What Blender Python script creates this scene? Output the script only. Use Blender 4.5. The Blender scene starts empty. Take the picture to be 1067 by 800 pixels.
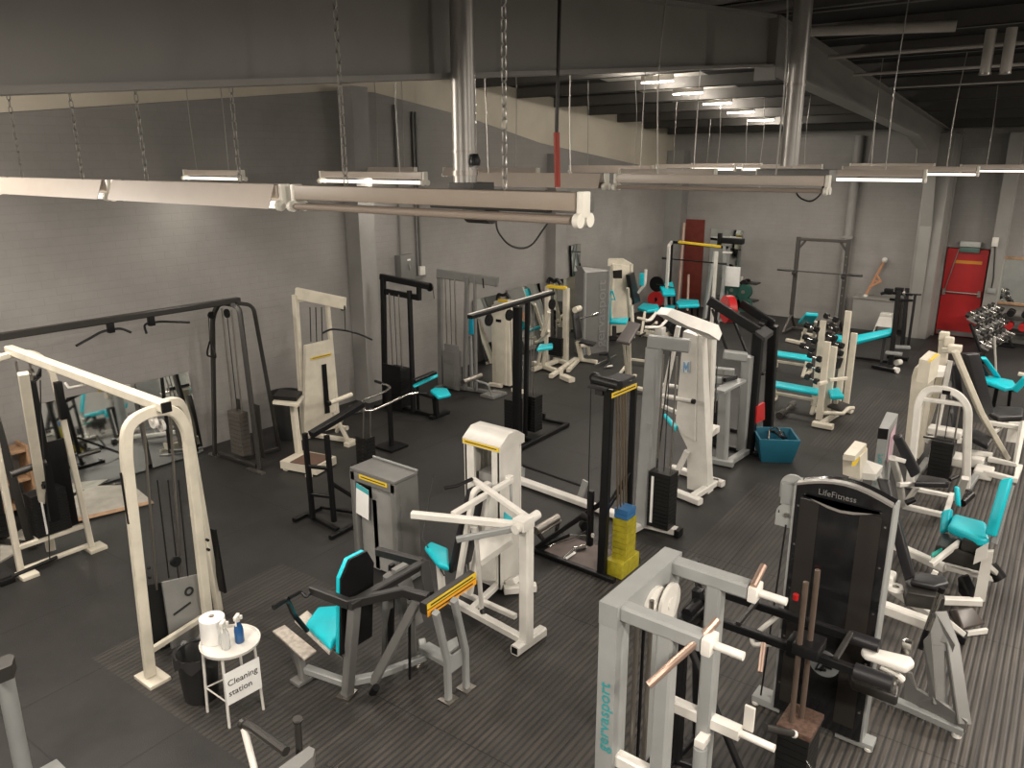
import bpy, bmesh, math, random
from mathutils import Vector, Matrix
random.seed(7)
S = bpy.context.scene
COL = S.collection
V = Vector
PI = math.pi

# ------------------------------------------------------------------ camera, light, exposure
CAM_F, CAM_P, CAM_R, CAM_Y, CAM_H = 813.0, .281, -.004, .6555, 4.1
def cam_axes():
    c, s = math.cos, math.sin
    R = lambda v: V((c(CAM_R)*v[0]-s(CAM_R)*v[1], s(CAM_R)*v[0]+c(CAM_R)*v[1], v[2]))
    up = R((0, -c(CAM_P), -s(CAM_P))); fw = R((0, -s(CAM_P), c(CAM_P))); rt = R((1, 0, 0))
    X = fw*c(CAM_Y)+rt*s(CAM_Y); Y = fw*s(CAM_Y)-rt*c(CAM_Y)
    return X, Y, up
AX, AY, AZ = cam_axes()
cam_d = bpy.data.cameras.new('camera'); cam = bpy.data.objects.new('camera', cam_d); COL.objects.link(cam)
cam_d.sensor_width = 36; cam_d.lens = 36*CAM_F/1067; cam_d.clip_end = 200; cam_d.clip_start = .05
right = V((AX[0], AY[0], AZ[0])); down = V((AX[1], AY[1], AZ[1])); fwd = V((AX[2], AY[2], AZ[2]))
M = Matrix((right, -down, -fwd)).transposed().to_4x4(); M.translation = V((0, 0, CAM_H))
cam.matrix_world = M
S.camera = cam
w = bpy.data.worlds.new('world'); S.world = w; w.use_nodes = True
w.node_tree.nodes['Background'].inputs[0].default_value = (.9, .93, 1, 1)
w.node_tree.nodes['Background'].inputs[1].default_value = .02
S.view_settings.view_transform = 'Standard'; S.view_settings.look = 'None'
S.view_settings.exposure = 1.25; S.view_settings.gamma = 1.0
S.view_settings.use_curve_mapping = False
LAMP_W = 16.0
HIGH_W = 170.0
LAMP_COL = (1.0, .90, .79)
ROOF_LAMP_W = 16.0

# points of the place read off sight lines: on a level z, or on an upright plane X = const / Y = const
def ray(x, y):
    v = V(((x-533.5)/CAM_F, (y-400)/CAM_F, 1)); return V((AX.dot(v), AY.dot(v), AZ.dot(v)))
def P(x, y, z=0):
    d = ray(x, y); return d*((z-CAM_H)/d.z)+V((0, 0, CAM_H))
def PX(x, y, X):
    d = ray(x, y); return d*(X/d.x)+V((0, 0, CAM_H))
def PY(x, y, Y):
    d = ray(x, y); return d*(Y/d.y)+V((0, 0, CAM_H))

# ------------------------------------------------------------------ materials
MT = {}
def mat(name, col, rough=.5, metal=0, bump=0, bscale=40, var=0, vscale=6, emit=0, spec=.5, col2=None, trans=0, alpha=1, coat=0):
    if name in MT: return MT[name]
    m = bpy.data.materials.new(name); m.use_nodes = True; nt = m.node_tree; N = nt.nodes; L = nt.links
    b = N['Principled BSDF']
    b.inputs['Base Color'].default_value = (*col, 1); b.inputs['Roughness'].default_value = rough
    b.inputs['Metallic'].default_value = metal; b.inputs['Specular IOR Level'].default_value = spec
    b.inputs['Transmission Weight'].default_value = trans; b.inputs['Alpha'].default_value = alpha
    b.inputs['Coat Weight'].default_value = coat
    tc = N.new('ShaderNodeTexCoord')
    n = N.new('ShaderNodeTexNoise'); n.inputs['Scale'].default_value = vscale; n.inputs['Detail'].default_value = 4
    L.new(tc.outputs['Object'], n.inputs['Vector'])
    mx = N.new('ShaderNodeMix'); mx.data_type = 'RGBA'
    c2 = col2 if col2 else tuple(c*(1-max(var, .06)) for c in col)
    mx.inputs[6].default_value = (*col, 1); mx.inputs[7].default_value = (*c2, 1)
    r = N.new('ShaderNodeValToRGB'); r.color_ramp.elements[0].position = .4; r.color_ramp.elements[1].position = .65
    L.new(n.outputs['Fac'], r.inputs[0]); L.new(r.outputs[0], mx.inputs[0]); L.new(mx.outputs[2], b.inputs['Base Color'])
    if bump:
        nb = N.new('ShaderNodeTexNoise'); nb.inputs['Scale'].default_value = bscale
        L.new(tc.outputs['Object'], nb.inputs['Vector'])
        bp = N.new('ShaderNodeBump'); bp.inputs['Strength'].default_value = bump; bp.inputs['Distance'].default_value = .01
        L.new(nb.outputs['Fac'], bp.inputs['Height']); L.new(bp.outputs[0], b.inputs['Normal'])
    if emit:
        b.inputs['Emission Color'].default_value = (*col, 1); b.inputs['Emission Strength'].default_value = emit
    MT[name] = m; return m
WHITE = mat('cream_enamel', (.64, .60, .50), .35, var=.12)
WHITE2 = mat('white_enamel', (.66, .645, .60), .35, var=.1)
LGREY = mat('light_grey_enamel', (.26, .27, .265), .38, var=.08)
MGREY = mat('mid_grey_enamel', (.155, .155, .148), .42, var=.08)
DGREY = mat('dark_grey_enamel', (.024, .0225, .0205), .38, var=.1)
BLACK = mat('black_enamel', (.006, .006, .0065), .38, var=.1, spec=.3)
RUBBER = mat('black_rubber', (.014, .014, .015), .75, bump=.2, bscale=200)
STACK = mat('weight_plates_black', (.009, .009, .009), .5, spec=.3)
VINYL = mat('black_vinyl', (.016, .016, .018), .35, bump=.15, bscale=300)
TEAL = mat('teal_vinyl', (.006, .52, .62), .33, bump=.1, bscale=300, var=.06)
CHROME = mat('chrome', (.62, .61, .58), .22, metal=1)
STEEL = mat('dull_steel', (.36, .34, .31), .42, metal=1)
CABLE = mat('cable_black', (.008, .008, .008), .5)
YELLOW = mat('yellow_label', (.72, .50, .03), .5)
YPLATE = mat('yellow_plates', (.36, .31, .02), .5, var=.25, vscale=20)
BLUEP = mat('blue_plates', (.03, .13, .30), .5)
RED = mat('red_paint', (.42, .012, .014), .4, var=.1)
PAPER = mat('white_paper', (.80, .80, .78), .7)
MIRROR = mat('mirror_glass', (.80, .84, .82), .03, metal=1)
WOOD = mat('pale_wood', (.42, .26, .15), .55, var=.3, vscale=14)
BIN = mat('black_bin_plastic', (.018, .018, .018), .5)
BAG = mat('bin_liner', (.03, .03, .03), .35)
BASKET = mat('petrol_blue_plastic', (.015, .13, .20), .45)
PANEL = mat('panel_grey_sheet', (.25, .25, .24), .4, var=.1)
INK = mat('black_ink', (.02, .02, .02), .6)
TEALINK = mat('teal_lettering', (.02, .28, .30), .5)

# ------------------------------------------------------------------ mesh primitives -> lists of (verts, faces)
def frame_of(d):
    d = d.normalized()
    up = V((0, 0, 1)) if abs(d.z) < .95 else V((1, 0, 0))
    a = up.cross(d).normalized(); b = d.cross(a).normalized()
    return a, b
def bx(c, s, rz=0, rx=0, ry=0, bev=0):
    bm = bmesh.new(); bmesh.ops.create_cube(bm, size=1)
    bmesh.ops.scale(bm, vec=s, verts=bm.verts)
    if bev: bmesh.ops.bevel(bm, geom=bm.edges[:], offset=min(bev, min(s)*.45), segments=3 if bev > .015 else 2, profile=.6, affect='EDGES')
    mtx = Matrix.Translation(V(c)) @ Matrix.Rotation(rz, 4, 'Z') @ Matrix.Rotation(ry, 4, 'Y') @ Matrix.Rotation(rx, 4, 'X')
    bmesh.ops.transform(bm, matrix=mtx, verts=bm.verts)
    return _out(bm)
def _out(bm):
    bm.verts.index_update()
    r = ([v.co.copy() for v in bm.verts], [[v.index for v in f.verts] for f in bm.faces]); bm.free(); return r
def fillet(pts, r, n=5):
    if r <= 0 or len(pts) < 3: return [V(p) for p in pts]
    out = [V(pts[0])]
    for i in range(1, len(pts)-1):
        a, b, c = V(pts[i-1]), V(pts[i]), V(pts[i+1])
        u = (a-b); w_ = (c-b); rr = min(r, u.length*.48, w_.length*.48)
        p0 = b+u.normalized()*rr; p1 = b+w_.normalized()*rr
        for k in range(n+1):
            t = k/n; out.append(p0*(1-t)**2+b*2*t*(1-t)+p1*t*t)
    out.append(V(pts[-1])); return out
def sweep(pts, prof, closed=False, up=None):
    """prof: list of (a,b) offsets; carried along the path with a steady frame"""
    pts = [V(p) for p in pts]; n = len(pts); vs = []; fs = []; k = len(prof)
    d0 = (pts[1]-pts[0]).normalized()
    if up is not None:
        a = V(up).cross(d0)
        a = a.normalized() if a.length > 1e-4 else frame_of(d0)[0]
    else: a = frame_of(d0)[0]
    prev = d0
    for i, p in enumerate(pts):
        if i == 0: t = (pts[1]-pts[0])
        elif i == n-1: t = (pts[-1]-pts[-2])
        else: t = (pts[i+1]-p).normalized()+(p-pts[i-1]).normalized()
        if t.length < 1e-8: t = prev
        t = t.normalized()
        q = prev.rotation_difference(t); a = q @ a; a = (a-t*a.dot(t)).normalized(); b = t.cross(a); prev = t
        sc = 1
        if 0 < i < n-1:
            cs = abs(t.dot((pts[i+1]-p).normalized())); sc = 1/max(cs, .6)
        for (u, v_) in prof: vs.append(p+a*u*1.0+b*v_*1.0 if sc == 1 else p+a*u+b*v_)
    for i in range(n-1):
        for j in range(k):
            fs.append([i*k+j, i*k+(j+1) % k, (i+1)*k+(j+1) % k, (i+1)*k+j])
    fs.append(list(range(k))[::-1]); fs.append([(n-1)*k+j for j in range(k)])
    return (vs, fs)
def tb(pts, r=.02, fil=0, n=10):
    return sweep(fillet(pts, fil), [(r*math.cos(2*PI*j/n), r*math.sin(2*PI*j/n)) for j in range(n)])
def sb(pts, w_=.05, h=.05, fil=0, up=None):
    """square or rectangular section bar; w_ sideways, h in the plane of up"""
    c = min(w_, h)*.14; a, b = w_/2, h/2
    prof = [(-a+c, -b), (a-c, -b), (a, -b+c), (a, b-c), (a-c, b), (-a+c, b), (-a, b-c), (-a, -b+c)]
    return sweep(fillet(pts, fil), prof, up=up if up is not None else None)
def cy(p, q, r, n=16, r2=None):
    p, q = V(p), V(q); a, b = frame_of(q-p); r2 = r if r2 is None else r2
    vs = [p+a*r*math.cos(2*PI*j/n)+b*r*math.sin(2*PI*j/n) for j in range(n)]+[q+a*r2*math.cos(2*PI*j/n)+b*r2*math.sin(2*PI*j/n) for j in range(n)]
    fs = [[j, (j+1) % n, n+(j+1) % n, n+j] for j in range(n)]+[list(range(n))[::-1], [n+j for j in range(n)]]
    return (vs, fs)
def lathe(c, prof, n=20, axis='Z'):
    vs = []; fs = []; k = len(prof); c = V(c)
    for j in range(n):
        t = 2*PI*j/n
        for (r, z) in prof:
            v = V((r*math.cos(t), r*math.sin(t), z))
            if axis == 'X': v = V((v.z, v.x, v.y))
            if axis == 'Y': v = V((v.x, v.z, v.y))
            vs.append(c+v)
    for j in range(n):
        for i in range(k-1): fs.append([j*k+i, ((j+1) % n)*k+i, ((j+1) % n)*k+i+1, j*k+i+1])
    return (vs, fs)
def prism(outline, off):
    """planar outline (3D points) pushed by the vector off"""
    n = len(outline); o = V(off); vs = [V(p) for p in outline]+[V(p)+o for p in outline]
    fs = [list(range(n))[::-1], [n+j for j in range(n)]]+[[j, (j+1) % n, n+(j+1) % n, n+j] for j in range(n)]
    return (vs, fs)
def pad(pts, th, nrm=None, bev=.02):
    """cushion: four (or more) corners of its top face in order, thickness along -normal"""
    pts = [V(p) for p in pts]
    n = (pts[1]-pts[0]).cross(pts[2]-pts[1]).normalized()
    if n.z < 0: n = -n
    if nrm is not None and n.dot(V(nrm)) < 0: n = -n
    vs, fs = prism(pts, -n*th)
    bm = bmesh.new(); vv = [bm.verts.new(v) for v in vs]
    for f in fs: bm.faces.new([vv[i] for i in f])
    bmesh.ops.recalc_face_normals(bm, faces=bm.faces)
    bmesh.ops.bevel(bm, geom=bm.edges[:], offset=min(bev, th*.4), segments=3, profile=.5, affect='EDGES')
    return _out(bm)
def text_prims(txt, size, origin, xdir, ydir, depth=.002, space=1.0):
    cu = bpy.data.curves.new('lettering', 'FONT'); cu.body = txt; cu.size = size; cu.extrude = depth/2; cu.space_character = space
    ob = bpy.data.objects.new('lettering', cu); me = bpy.data.meshes.new_from_object(ob)
    xd = V(xdir).normalized(); yd = V(ydir).normalized(); zd = xd.cross(yd)
    vs = [V(origin)+xd*v.co.x+yd*v.co.y+zd*(v.co.z+depth/2) for v in me.vertices]
    fs = [list(p.vertices) for p in me.polygons]
    bpy.data.meshes.remove(me); bpy.data.objects.remove(ob); bpy.data.curves.remove(cu)
    return (vs, fs)

def link_mesh(name, prims, m, loc=V((0, 0, 0)), parent=None, rotz=0):
    if isinstance(prims, tuple): prims = [prims]
    vs = []; fs = []
    for (v, f) in prims:
        o = len(vs); vs += v; fs += [[i+o for i in q] for q in f]
    me = bpy.data.meshes.new(name)
    inv = Matrix.Rotation(-rotz, 3, 'Z')
    me.from_pydata([tuple(inv @ (p-loc)) for p in vs], [], fs)
    bm = bmesh.new(); bm.from_mesh(me); bmesh.ops.recalc_face_normals(bm, faces=bm.faces); bm.to_mesh(me); bm.free()
    me.materials.append(m)
    for p in me.polygons: p.use_smooth = True
    me.set_sharp_from_angle(angle=math.radians(35))
    ob = bpy.data.objects.new(name, me); COL.objects.link(ob)
    if parent is not None: ob.parent = parent
    else: ob.location = loc; ob.rotation_euler = (0, 0, rotz)
    return ob
class Thing:
    """a thing: an Empty on its standing point, its parts given in room coordinates"""
    def __init__(s, name, label, cat, loc, group=None):
        s.loc = V((loc[0], loc[1], loc[2] if len(loc) > 2 else 0))
        e = bpy.data.objects.new(name, None); COL.objects.link(e); e.location = s.loc; e.empty_display_size = .2
        e['label'] = label; e['category'] = cat
        if group: e['group'] = group
        s.e = e
    def part(s, name, m, *prims, parent=None, label=None):
        pl = []
        for p in prims: pl += p if isinstance(p, list) else [p]
        o = link_mesh(name, pl, m, s.loc, s.e)
        if parent is not None: o.parent = parent       # sub-part: the part sits at the thing's origin too
        if label: o['label'] = label
        return o
def single(name, label, cat, m, prims, loc, group=None):
    o = link_mesh(name, prims, m, V(loc) if len(loc) > 2 else V((loc[0], loc[1], 0)))
    o['label'] = label; o['category'] = cat
    if group: o['group'] = group
    return o
def struct(name, m, prims):
    o = link_mesh(name, prims, m); o['kind'] = 'structure'; return o
def copy_thing(root, loc, label, group=None, rotz=None):
    r = root.copy(); COL.objects.link(r); r.location = loc
    if rotz is not None: r.rotation_euler = (0, 0, rotz)
    r['label'] = label
    if group: r['group'] = group
    for ch in list(root.children):
        c = ch.copy(); COL.objects.link(c); c.parent = r
        for g in list(ch.children):
            d = g.copy(); COL.objects.link(d); d.parent = c
    return r
# ------------------------------------------------------------------ the room
WY, BX = 10.25, 20.8            # gable wall (left in the picture) and far side wall
RX = 9.3                        # ridge
def roof_z(x): return 5.63-.082*abs(x-RX)
def wall_mat(name, col, course=.1):
    m = bpy.data.materials.new(name); m.use_nodes = True; nt = m.node_tree; N = nt.nodes; L = nt.links; b = N['Principled BSDF']
    b.inputs['Roughness'].default_value = .62; b.inputs['Specular IOR Level'].default_value = .25
    geo = N.new('ShaderNodeNewGeometry'); sep = N.new('ShaderNodeSeparateXYZ'); L.new(geo.outputs['Position'], sep.inputs[0])
    add = N.new('ShaderNodeMath'); add.operation = 'ADD'; L.new(sep.outputs[0], add.inputs[0]); L.new(sep.outputs[1], add.inputs[1])
    cmb = N.new('ShaderNodeCombineXYZ'); L.new(add.outputs[0], cmb.inputs[0]); L.new(sep.outputs[2], cmb.inputs[1])
    br = N.new('ShaderNodeTexBrick'); br.inputs['Scale'].default_value = 1; br.inputs['Mortar Size'].default_value = .006
    br.inputs['Brick Width'].default_value = .32; br.inputs['Row Height'].default_value = course; br.inputs['Mortar Smooth'].default_value = .3
    br.inputs['Color1'].default_value = (1, 1, 1, 1); br.inputs['Color2'].default_value = (.97, .97, .97, 1); br.inputs['Mortar'].default_value = (.93, .93, .93, 1)
    L.new(cmb.outputs[0], br.inputs['Vector'])
    no = N.new('ShaderNodeTexNoise'); no.inputs['Scale'].default_value = .7; no.inputs['Detail'].default_value = 7; no.inputs['Roughness'].default_value = .65
    L.new(geo.outputs['Position'], no.inputs['Vector'])
    rp = N.new('ShaderNodeValToRGB'); rp.color_ramp.elements[0].position = .3; rp.color_ramp.elements[1].position = .75
    rp.color_ramp.elements[0].color = (*[c*.84 for c in col], 1); rp.color_ramp.elements[1].color = (*[c*1.12 for c in col], 1)
    L.new(no.outputs['Fac'], rp.inputs[0])
    mx = N.new('ShaderNodeMix'); mx.data_type = 'RGBA'; mx.blend_type = 'MULTIPLY'; mx.inputs[0].default_value = 1
    L.new(rp.outputs[0], mx.inputs[6]); L.new(br.outputs['Color'], mx.inputs[7]); L.new(mx.outputs[2], b.inputs['Base Color'])
    n2 = N.new('ShaderNodeTexNoise'); n2.inputs['Scale'].default_value = 9; n2.inputs['Detail'].default_value = 5; L.new(cmb.outputs[0], n2.inputs['Vector'])
    ad2 = N.new('ShaderNodeMath'); ad2.operation = 'MULTIPLY_ADD'; ad2.inputs[1].default_value = -1.0
    L.new(br.outputs['Fac'], ad2.inputs[0]); L.new(n2.outputs['Fac'], ad2.inputs[2])
    bp = N.new('ShaderNodeBump'); bp.inputs['Strength'].default_value = .3; bp.inputs['Distance'].default_value = .008
    L.new(ad2.outputs[0], bp.inputs['Height']); L.new(bp.outputs[0], b.inputs['Normal'])
    return m
WALL = wall_mat('painted_brick', (.27, .262, .25))
PLAST = mat('painted_concrete', (.26, .255, .243), .6, var=.12, vscale=2, bump=.2, bscale=20)
BEAM = mat('painted_steel_beam', (.25, .245, .23), .5, var=.12, vscale=1.5)
CREAM = mat('cream_cladding', (.60, .55, .45), .7, var=.12, vscale=1.2)
ROOFD = mat('dark_roof_sheet', (.02, .018, .018), .8)
ROOFW = mat('white_roof_sheet', (.62, .60, .55), .6)
PURL = mat('purlin_paint', (.075, .072, .066), .6)
# floor: black rubber mats, some ribbed along the room, some smooth
def floor_mat():
    m = bpy.data.materials.new('rubber_matting'); m.use_nodes = True; nt = m.node_tree; N = nt.nodes; L = nt.links; b = N['Principled BSDF']
    geo = N.new('ShaderNodeNewGeometry'); mp = N.new('ShaderNodeMapping'); mp.inputs['Rotation'].default_value = (0, 0, math.radians(-2))
    L.new(geo.outputs['Position'], mp.inputs[0])
    sep = N.new('ShaderNodeSeparateXYZ'); L.new(mp.outputs[0], sep.inputs[0])
    def mth(op, a, b_=None, c=None):
        n = N.new('ShaderNodeMath'); n.operation = op
        for i, v in enumerate((a, b_, c)):
            if v is None: continue
            if isinstance(v, (int, float)): n.inputs[i].default_value = v
            else: L.new(v, n.inputs[i])
        return n.outputs[0]
    X_, Y_ = sep.outputs[0], sep.outputs[1]
    # ribs: pitch 50 mm across Y
    rib = mth('SINE', mth('MULTIPLY', Y_, 2*PI/.052)); rib = mth('MULTIPLY_ADD', rib, .5, .5)
    rib = mth('SMOOTH_MIN', mth('MULTIPLY', rib, 1.6), 1.0, .2)
    # ribbed regions as boxes (x0,x1,y0,y1)
    tot = None
    for (x0, x1, y0, y1, wt) in RIBS:
        a = mth('MULTIPLY', mth('GREATER_THAN', X_, x0), mth('LESS_THAN', X_, x1))
        c_ = mth('MULTIPLY', mth('GREATER_THAN', Y_, y0), mth('LESS_THAN', Y_, y1))
        a = mth('MULTIPLY', mth('MULTIPLY', a, c_), wt); tot = a if tot is None else mth('MAXIMUM', tot, a)
    # mat seams
    br = N.new('ShaderNodeTexBrick'); br.inputs['Scale'].default_value = 1; br.inputs['Brick Width'].default_value = 1.83; br.inputs['Row Height'].default_value = 1.22
    br.inputs['Mortar Size'].default_value = .006; br.offset = 0; br.inputs['Mortar Smooth'].default_value = .2
    L.new(mp.outputs[0], br.inputs['Vector'])
    br.inputs['Color1'].default_value = (.0, .0, .0, 1); br.inputs['Color2'].default_value = (1, 1, 1, 1); br.inputs['Mortar'].default_value = (.5, .5, .5, 1)
    no = N.new('ShaderNodeTexNoise'); no.inputs['Scale'].default_value = .9; no.inputs['Detail'].default_value = 8; no.inputs['Roughness'].default_value = .7
    L.new(geo.outputs['Position'], no.inputs['Vector'])
    rp = N.new('ShaderNodeValToRGB'); rp.color_ramp.elements[0].position = .32; rp.color_ramp.elements[1].position = .72
    rp.color_ramp.elements[0].color = (.014, .0138, .0135, 1); rp.color_ramp.elements[1].color = (.029, .028, .0268, 1)
    L.new(no.outputs['Fac'], rp.inputs[0])
    # lint and chalk dust: sparse pale specks, and dust lying on the ribs
    fi = N.new('ShaderNodeTexNoise'); fi.inputs['Scale'].default_value = 26; fi.inputs['Detail'].default_value = 3; L.new(geo.outputs['Position'], fi.inputs['Vector'])
    sp = N.new('ShaderNodeMapRange'); sp.inputs[1].default_value = .76; sp.inputs[2].default_value = .80; L.new(fi.outputs['Fac'], sp.inputs[0])
    st = N.new('ShaderNodeTexNoise'); st.inputs['Scale'].default_value = 1.0; st.inputs['Detail'].default_value = 4
    mp2 = N.new('ShaderNodeMapping'); mp2.inputs['Scale'].default_value = (1.2, 9, 1); L.new(mp.outputs[0], mp2.inputs[0]); L.new(mp2.outputs[0], st.inputs['Vector'])
    stp = N.new('ShaderNodeMapRange'); stp.inputs[1].default_value = .45; stp.inputs[2].default_value = .75; L.new(st.outputs['Fac'], stp.inputs[0])
    dust = mth('MULTIPLY', mth('MULTIPLY', rib, tot), mth('MULTIPLY_ADD', stp.outputs[0], .55, .35))
    mx = N.new('ShaderNodeMix'); mx.data_type = 'RGBA'; mx.inputs[7].default_value = (.105, .092, .078, 1)
    L.new(dust, mx.inputs[0]); L.new(rp.outputs[0], mx.inputs[6])
    m2 = N.new('ShaderNodeMix'); m2.data_type = 'RGBA'; m2.inputs[7].default_value = (.16, .15, .14, 1)
    L.new(mth('MULTIPLY', sp.outputs[0], .5), m2.inputs[0]); L.new(mx.outputs[2], m2.inputs[6])
    m3 = N.new('ShaderNodeMix'); m3.data_type = 'RGBA'; m3.inputs[7].default_value = (.012, .012, .012, 1)
    L.new(mth('MULTIPLY', br.outputs['Fac'], .8), m3.inputs[0]); L.new(m2.outputs[2], m3.inputs[6]); L.new(m3.outputs[2], b.inputs['Base Color'])
    b.inputs['Roughness'].default_value = .55; b.inputs['Specular IOR Level'].default_value = .4
    hgt = mth('ADD', mth('MULTIPLY', rib, tot), mth('MULTIPLY', br.outputs['Fac'], -1))
    gr = N.new('ShaderNodeTexNoise'); gr.inputs['Scale'].default_value = 90; L.new(geo.outputs['Position'], gr.inputs['Vector'])
    hgt = mth('ADD', hgt, mth('MULTIPLY', gr.outputs['Fac'], .4))
    bp = N.new('ShaderNodeBump'); bp.inputs['Strength'].default_value = .7; bp.inputs['Distance'].default_value = .006
    L.new(hgt, bp.inputs['Height']); L.new(bp.outputs[0], b.inputs['Normal'])
    return m
RIBS = [(-3, 14, -8, 1.1, 1.0), (1, 7.2, 1.1, 3.9, .62), (2.6, 4.6, 3.9, 6.3, .45), (7.2, 9.6, 1.1, 2.9, .5), (11.4, 15.2, 1.3, 2.75, .42)]
FLOOR = floor_mat()
X0, Y0 = -2.4, -8.0
struct('floor', FLOOR, bx(((X0+BX+.3)/2, (Y0+WY+.3)/2, -.05), (BX-X0+.9, WY-Y0+.9, .1)))
# gable wall: painted brick up to a line under the roof, cream cladding above it
zt = [(X0-.3, 3.95), (3.9, 4.62), (RX-.3, 5.17), (RX+.3, 5.17), (11.9, 4.88), (14.4, 4.42), (BX+.3, 3.68)]
struct('wall_left', WALL, prism([V((X0-.3, WY, 0))]+[V((BX+.3, WY, 0))]+[V((x, WY, z)) for x, z in zt[::-1]], (0, .3, 0)))
struct('trim_1', CREAM, prism([V((x, WY+.02, z+.005)) for x, z in zt]+[V((BX+.3, WY+.02, roof_z(BX)+.2)), V((RX, WY+.02, roof_z(RX)+.2)), V((X0-.3, WY+.02, roof_z(X0)+.2))], (0, .2, 0)))
# far side wall with a recess for the fire door
dy0, dy1 = 2.25, 3.15          # recess
struct('wall_back', WALL, [bx((BX+.25, (WY+dy1+.0)/2, 2.6), (.5, WY-dy1, 5.2)), bx((BX+.25, (Y0+dy0)/2, 2.6), (.5, dy0-Y0, 5.2)), bx((BX+.45, (dy0+dy1)/2, 2.6), (.1, dy1-dy0, 5.2))])
struct('wall_right', WALL, bx(((X0+BX)/2, Y0-.15, 2.9), (BX-X0, .3, 5.8)))
struct('wall_front', WALL, bx((X0-.15, (Y0+WY)/2, 2.6), (.3, WY-Y0, 5.2)))
PILA, PILW, PILB = 8.97, .34, 14.84
# pilasters on the gable wall and the steel columns of the frames
struct('trim_2', PLAST, [bx((PILA, WY-.165, 2.6), (PILW, .33, 5.22))])
struct('trim_3', PLAST, [bx((PILB, WY-.125, 2.1), (.42, .25, 4.2)), bx((BX-.2, WY-.25, 2.0), (.4, .5, 4.6))])
# portal frame: two tapered legs, two rafters, haunches; I sections
YF = 3.5
def ibeam(pts_bot, pts_top, y, fl=.2, web=.03, t=.03):
    """plate girder in the plane y: web between the two lines and a flange along each"""
    out = [prism([V((x, y-web/2, z)) for x, z in pts_bot]+[V((x, y-web/2, z)) for x, z in pts_top[::-1]], (0, web, 0))]
    for pts in (pts_bot, pts_top):
        for (a, b_) in zip(pts, pts[1:]):
            d = V((b_[0]-a[0], 0, b_[1]-a[1])).normalized(); n_ = V((-d.z, 0, d.x))*t/2
            A, B_ = V((a[0], y, a[1])), V((b_[0], y, b_[1]))
            out.append(prism([A-n_+V((0, -fl/2, 0)), B_-n_+V((0, -fl/2, 0)), B_+n_+V((0, -fl/2, 0)), A+n_+V((0, -fl/2, 0))], (0, fl, 0)))
    return out
bot = [(-2.2, 2.9), (-1.2, 4.12), (9.3, 5.10)]; top = [(-2.2, roof_z(-2.2)-.02), (-1.2, roof_z(-1.2)-.02), (9.3, roof_z(9.3)-.02)]
struct('trim_4', BEAM, ibeam(bot, top, YF)+[bx((9.3, YF, 5.28), (.05, .24, .66)), bx((-2.0, YF, 1.9), (.35, .22, 3.8))])
bot = [(9.3, 5.10), (17.4, 4.52), (18.6, 4.25), (19.55, 3.75), (19.95, 2.6), (20.05, 0.0)]
top = [(9.3, roof_z(9.3)-.02), (17.4, roof_z(17.4)-.02), (18.6, roof_z(18.6)-.02), (19.9, roof_z(19.9)-.02), (20.6, roof_z(20.6)-.02), (20.55, 0.0)]
struct('trim_5', BEAM, ibeam(bot, top, YF, fl=.24)+[bx((20.42, 3.44, 2.3), (.76, .50, 4.6), bev=.01)])
# next frame to the right, partly in view: its column by the fire door
struct('trim_6', BEAM, [bx((20.62, 2.08, 2.3), (.36, .26, 4.6)), bx((20.72, 3.17, 2.3), (.16, .06, 4.6))])
struct('trim_7', BEAM, [bx((20.9, 2.7, 3.25), (.12, .9, .10))])
# roof sheets, purlins, roof lights
def roofseg(xa, xb, ya, yb, m, name, dz=.2, th=.04):
    return struct(name, m, prism([V((xa, ya, roof_z(xa)+dz)), V((xb, ya, roof_z(xb)+dz)), V((xb, ya, roof_z(xb)+dz+th)), V((xa, ya, roof_z(xa)+dz+th))], (0, yb-ya, 0)))
roofseg(X0-.3, RX, Y0-.3, WY+.3, ROOFD, 'ceiling')
roofseg(RX, BX+.6, Y0-.3, 6.1, ROOFD, 'ceiling')
roofseg(RX, BX+.6, 8.1, WY+.3, ROOFD, 'ceiling')
roofseg(RX, 10.4, 6.1, 8.1, ROOFD, 'ceiling')
roofseg(10.4, BX+.6, 6.1, 8.1, ROOFW, 'ceiling')
for k in range(18):
    x = RX+.12+1.37*(k//2)+(0 if k % 2 == 0 else 0)
    x = RX+.12+1.37*(k//2) if k % 2 == 0 else RX-.12-1.37*(k//2)
    if x < X0 or x > BX: continue
    z = roof_z(x)
    struct('trim_%d' % (8+k), PURL, [bx((x, (Y0+WY)/2, z+.1), (.05, WY-Y0, .19)), bx((x+.02, (Y0+WY)/2, z+.01), (.09, WY-Y0, .012))])
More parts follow.
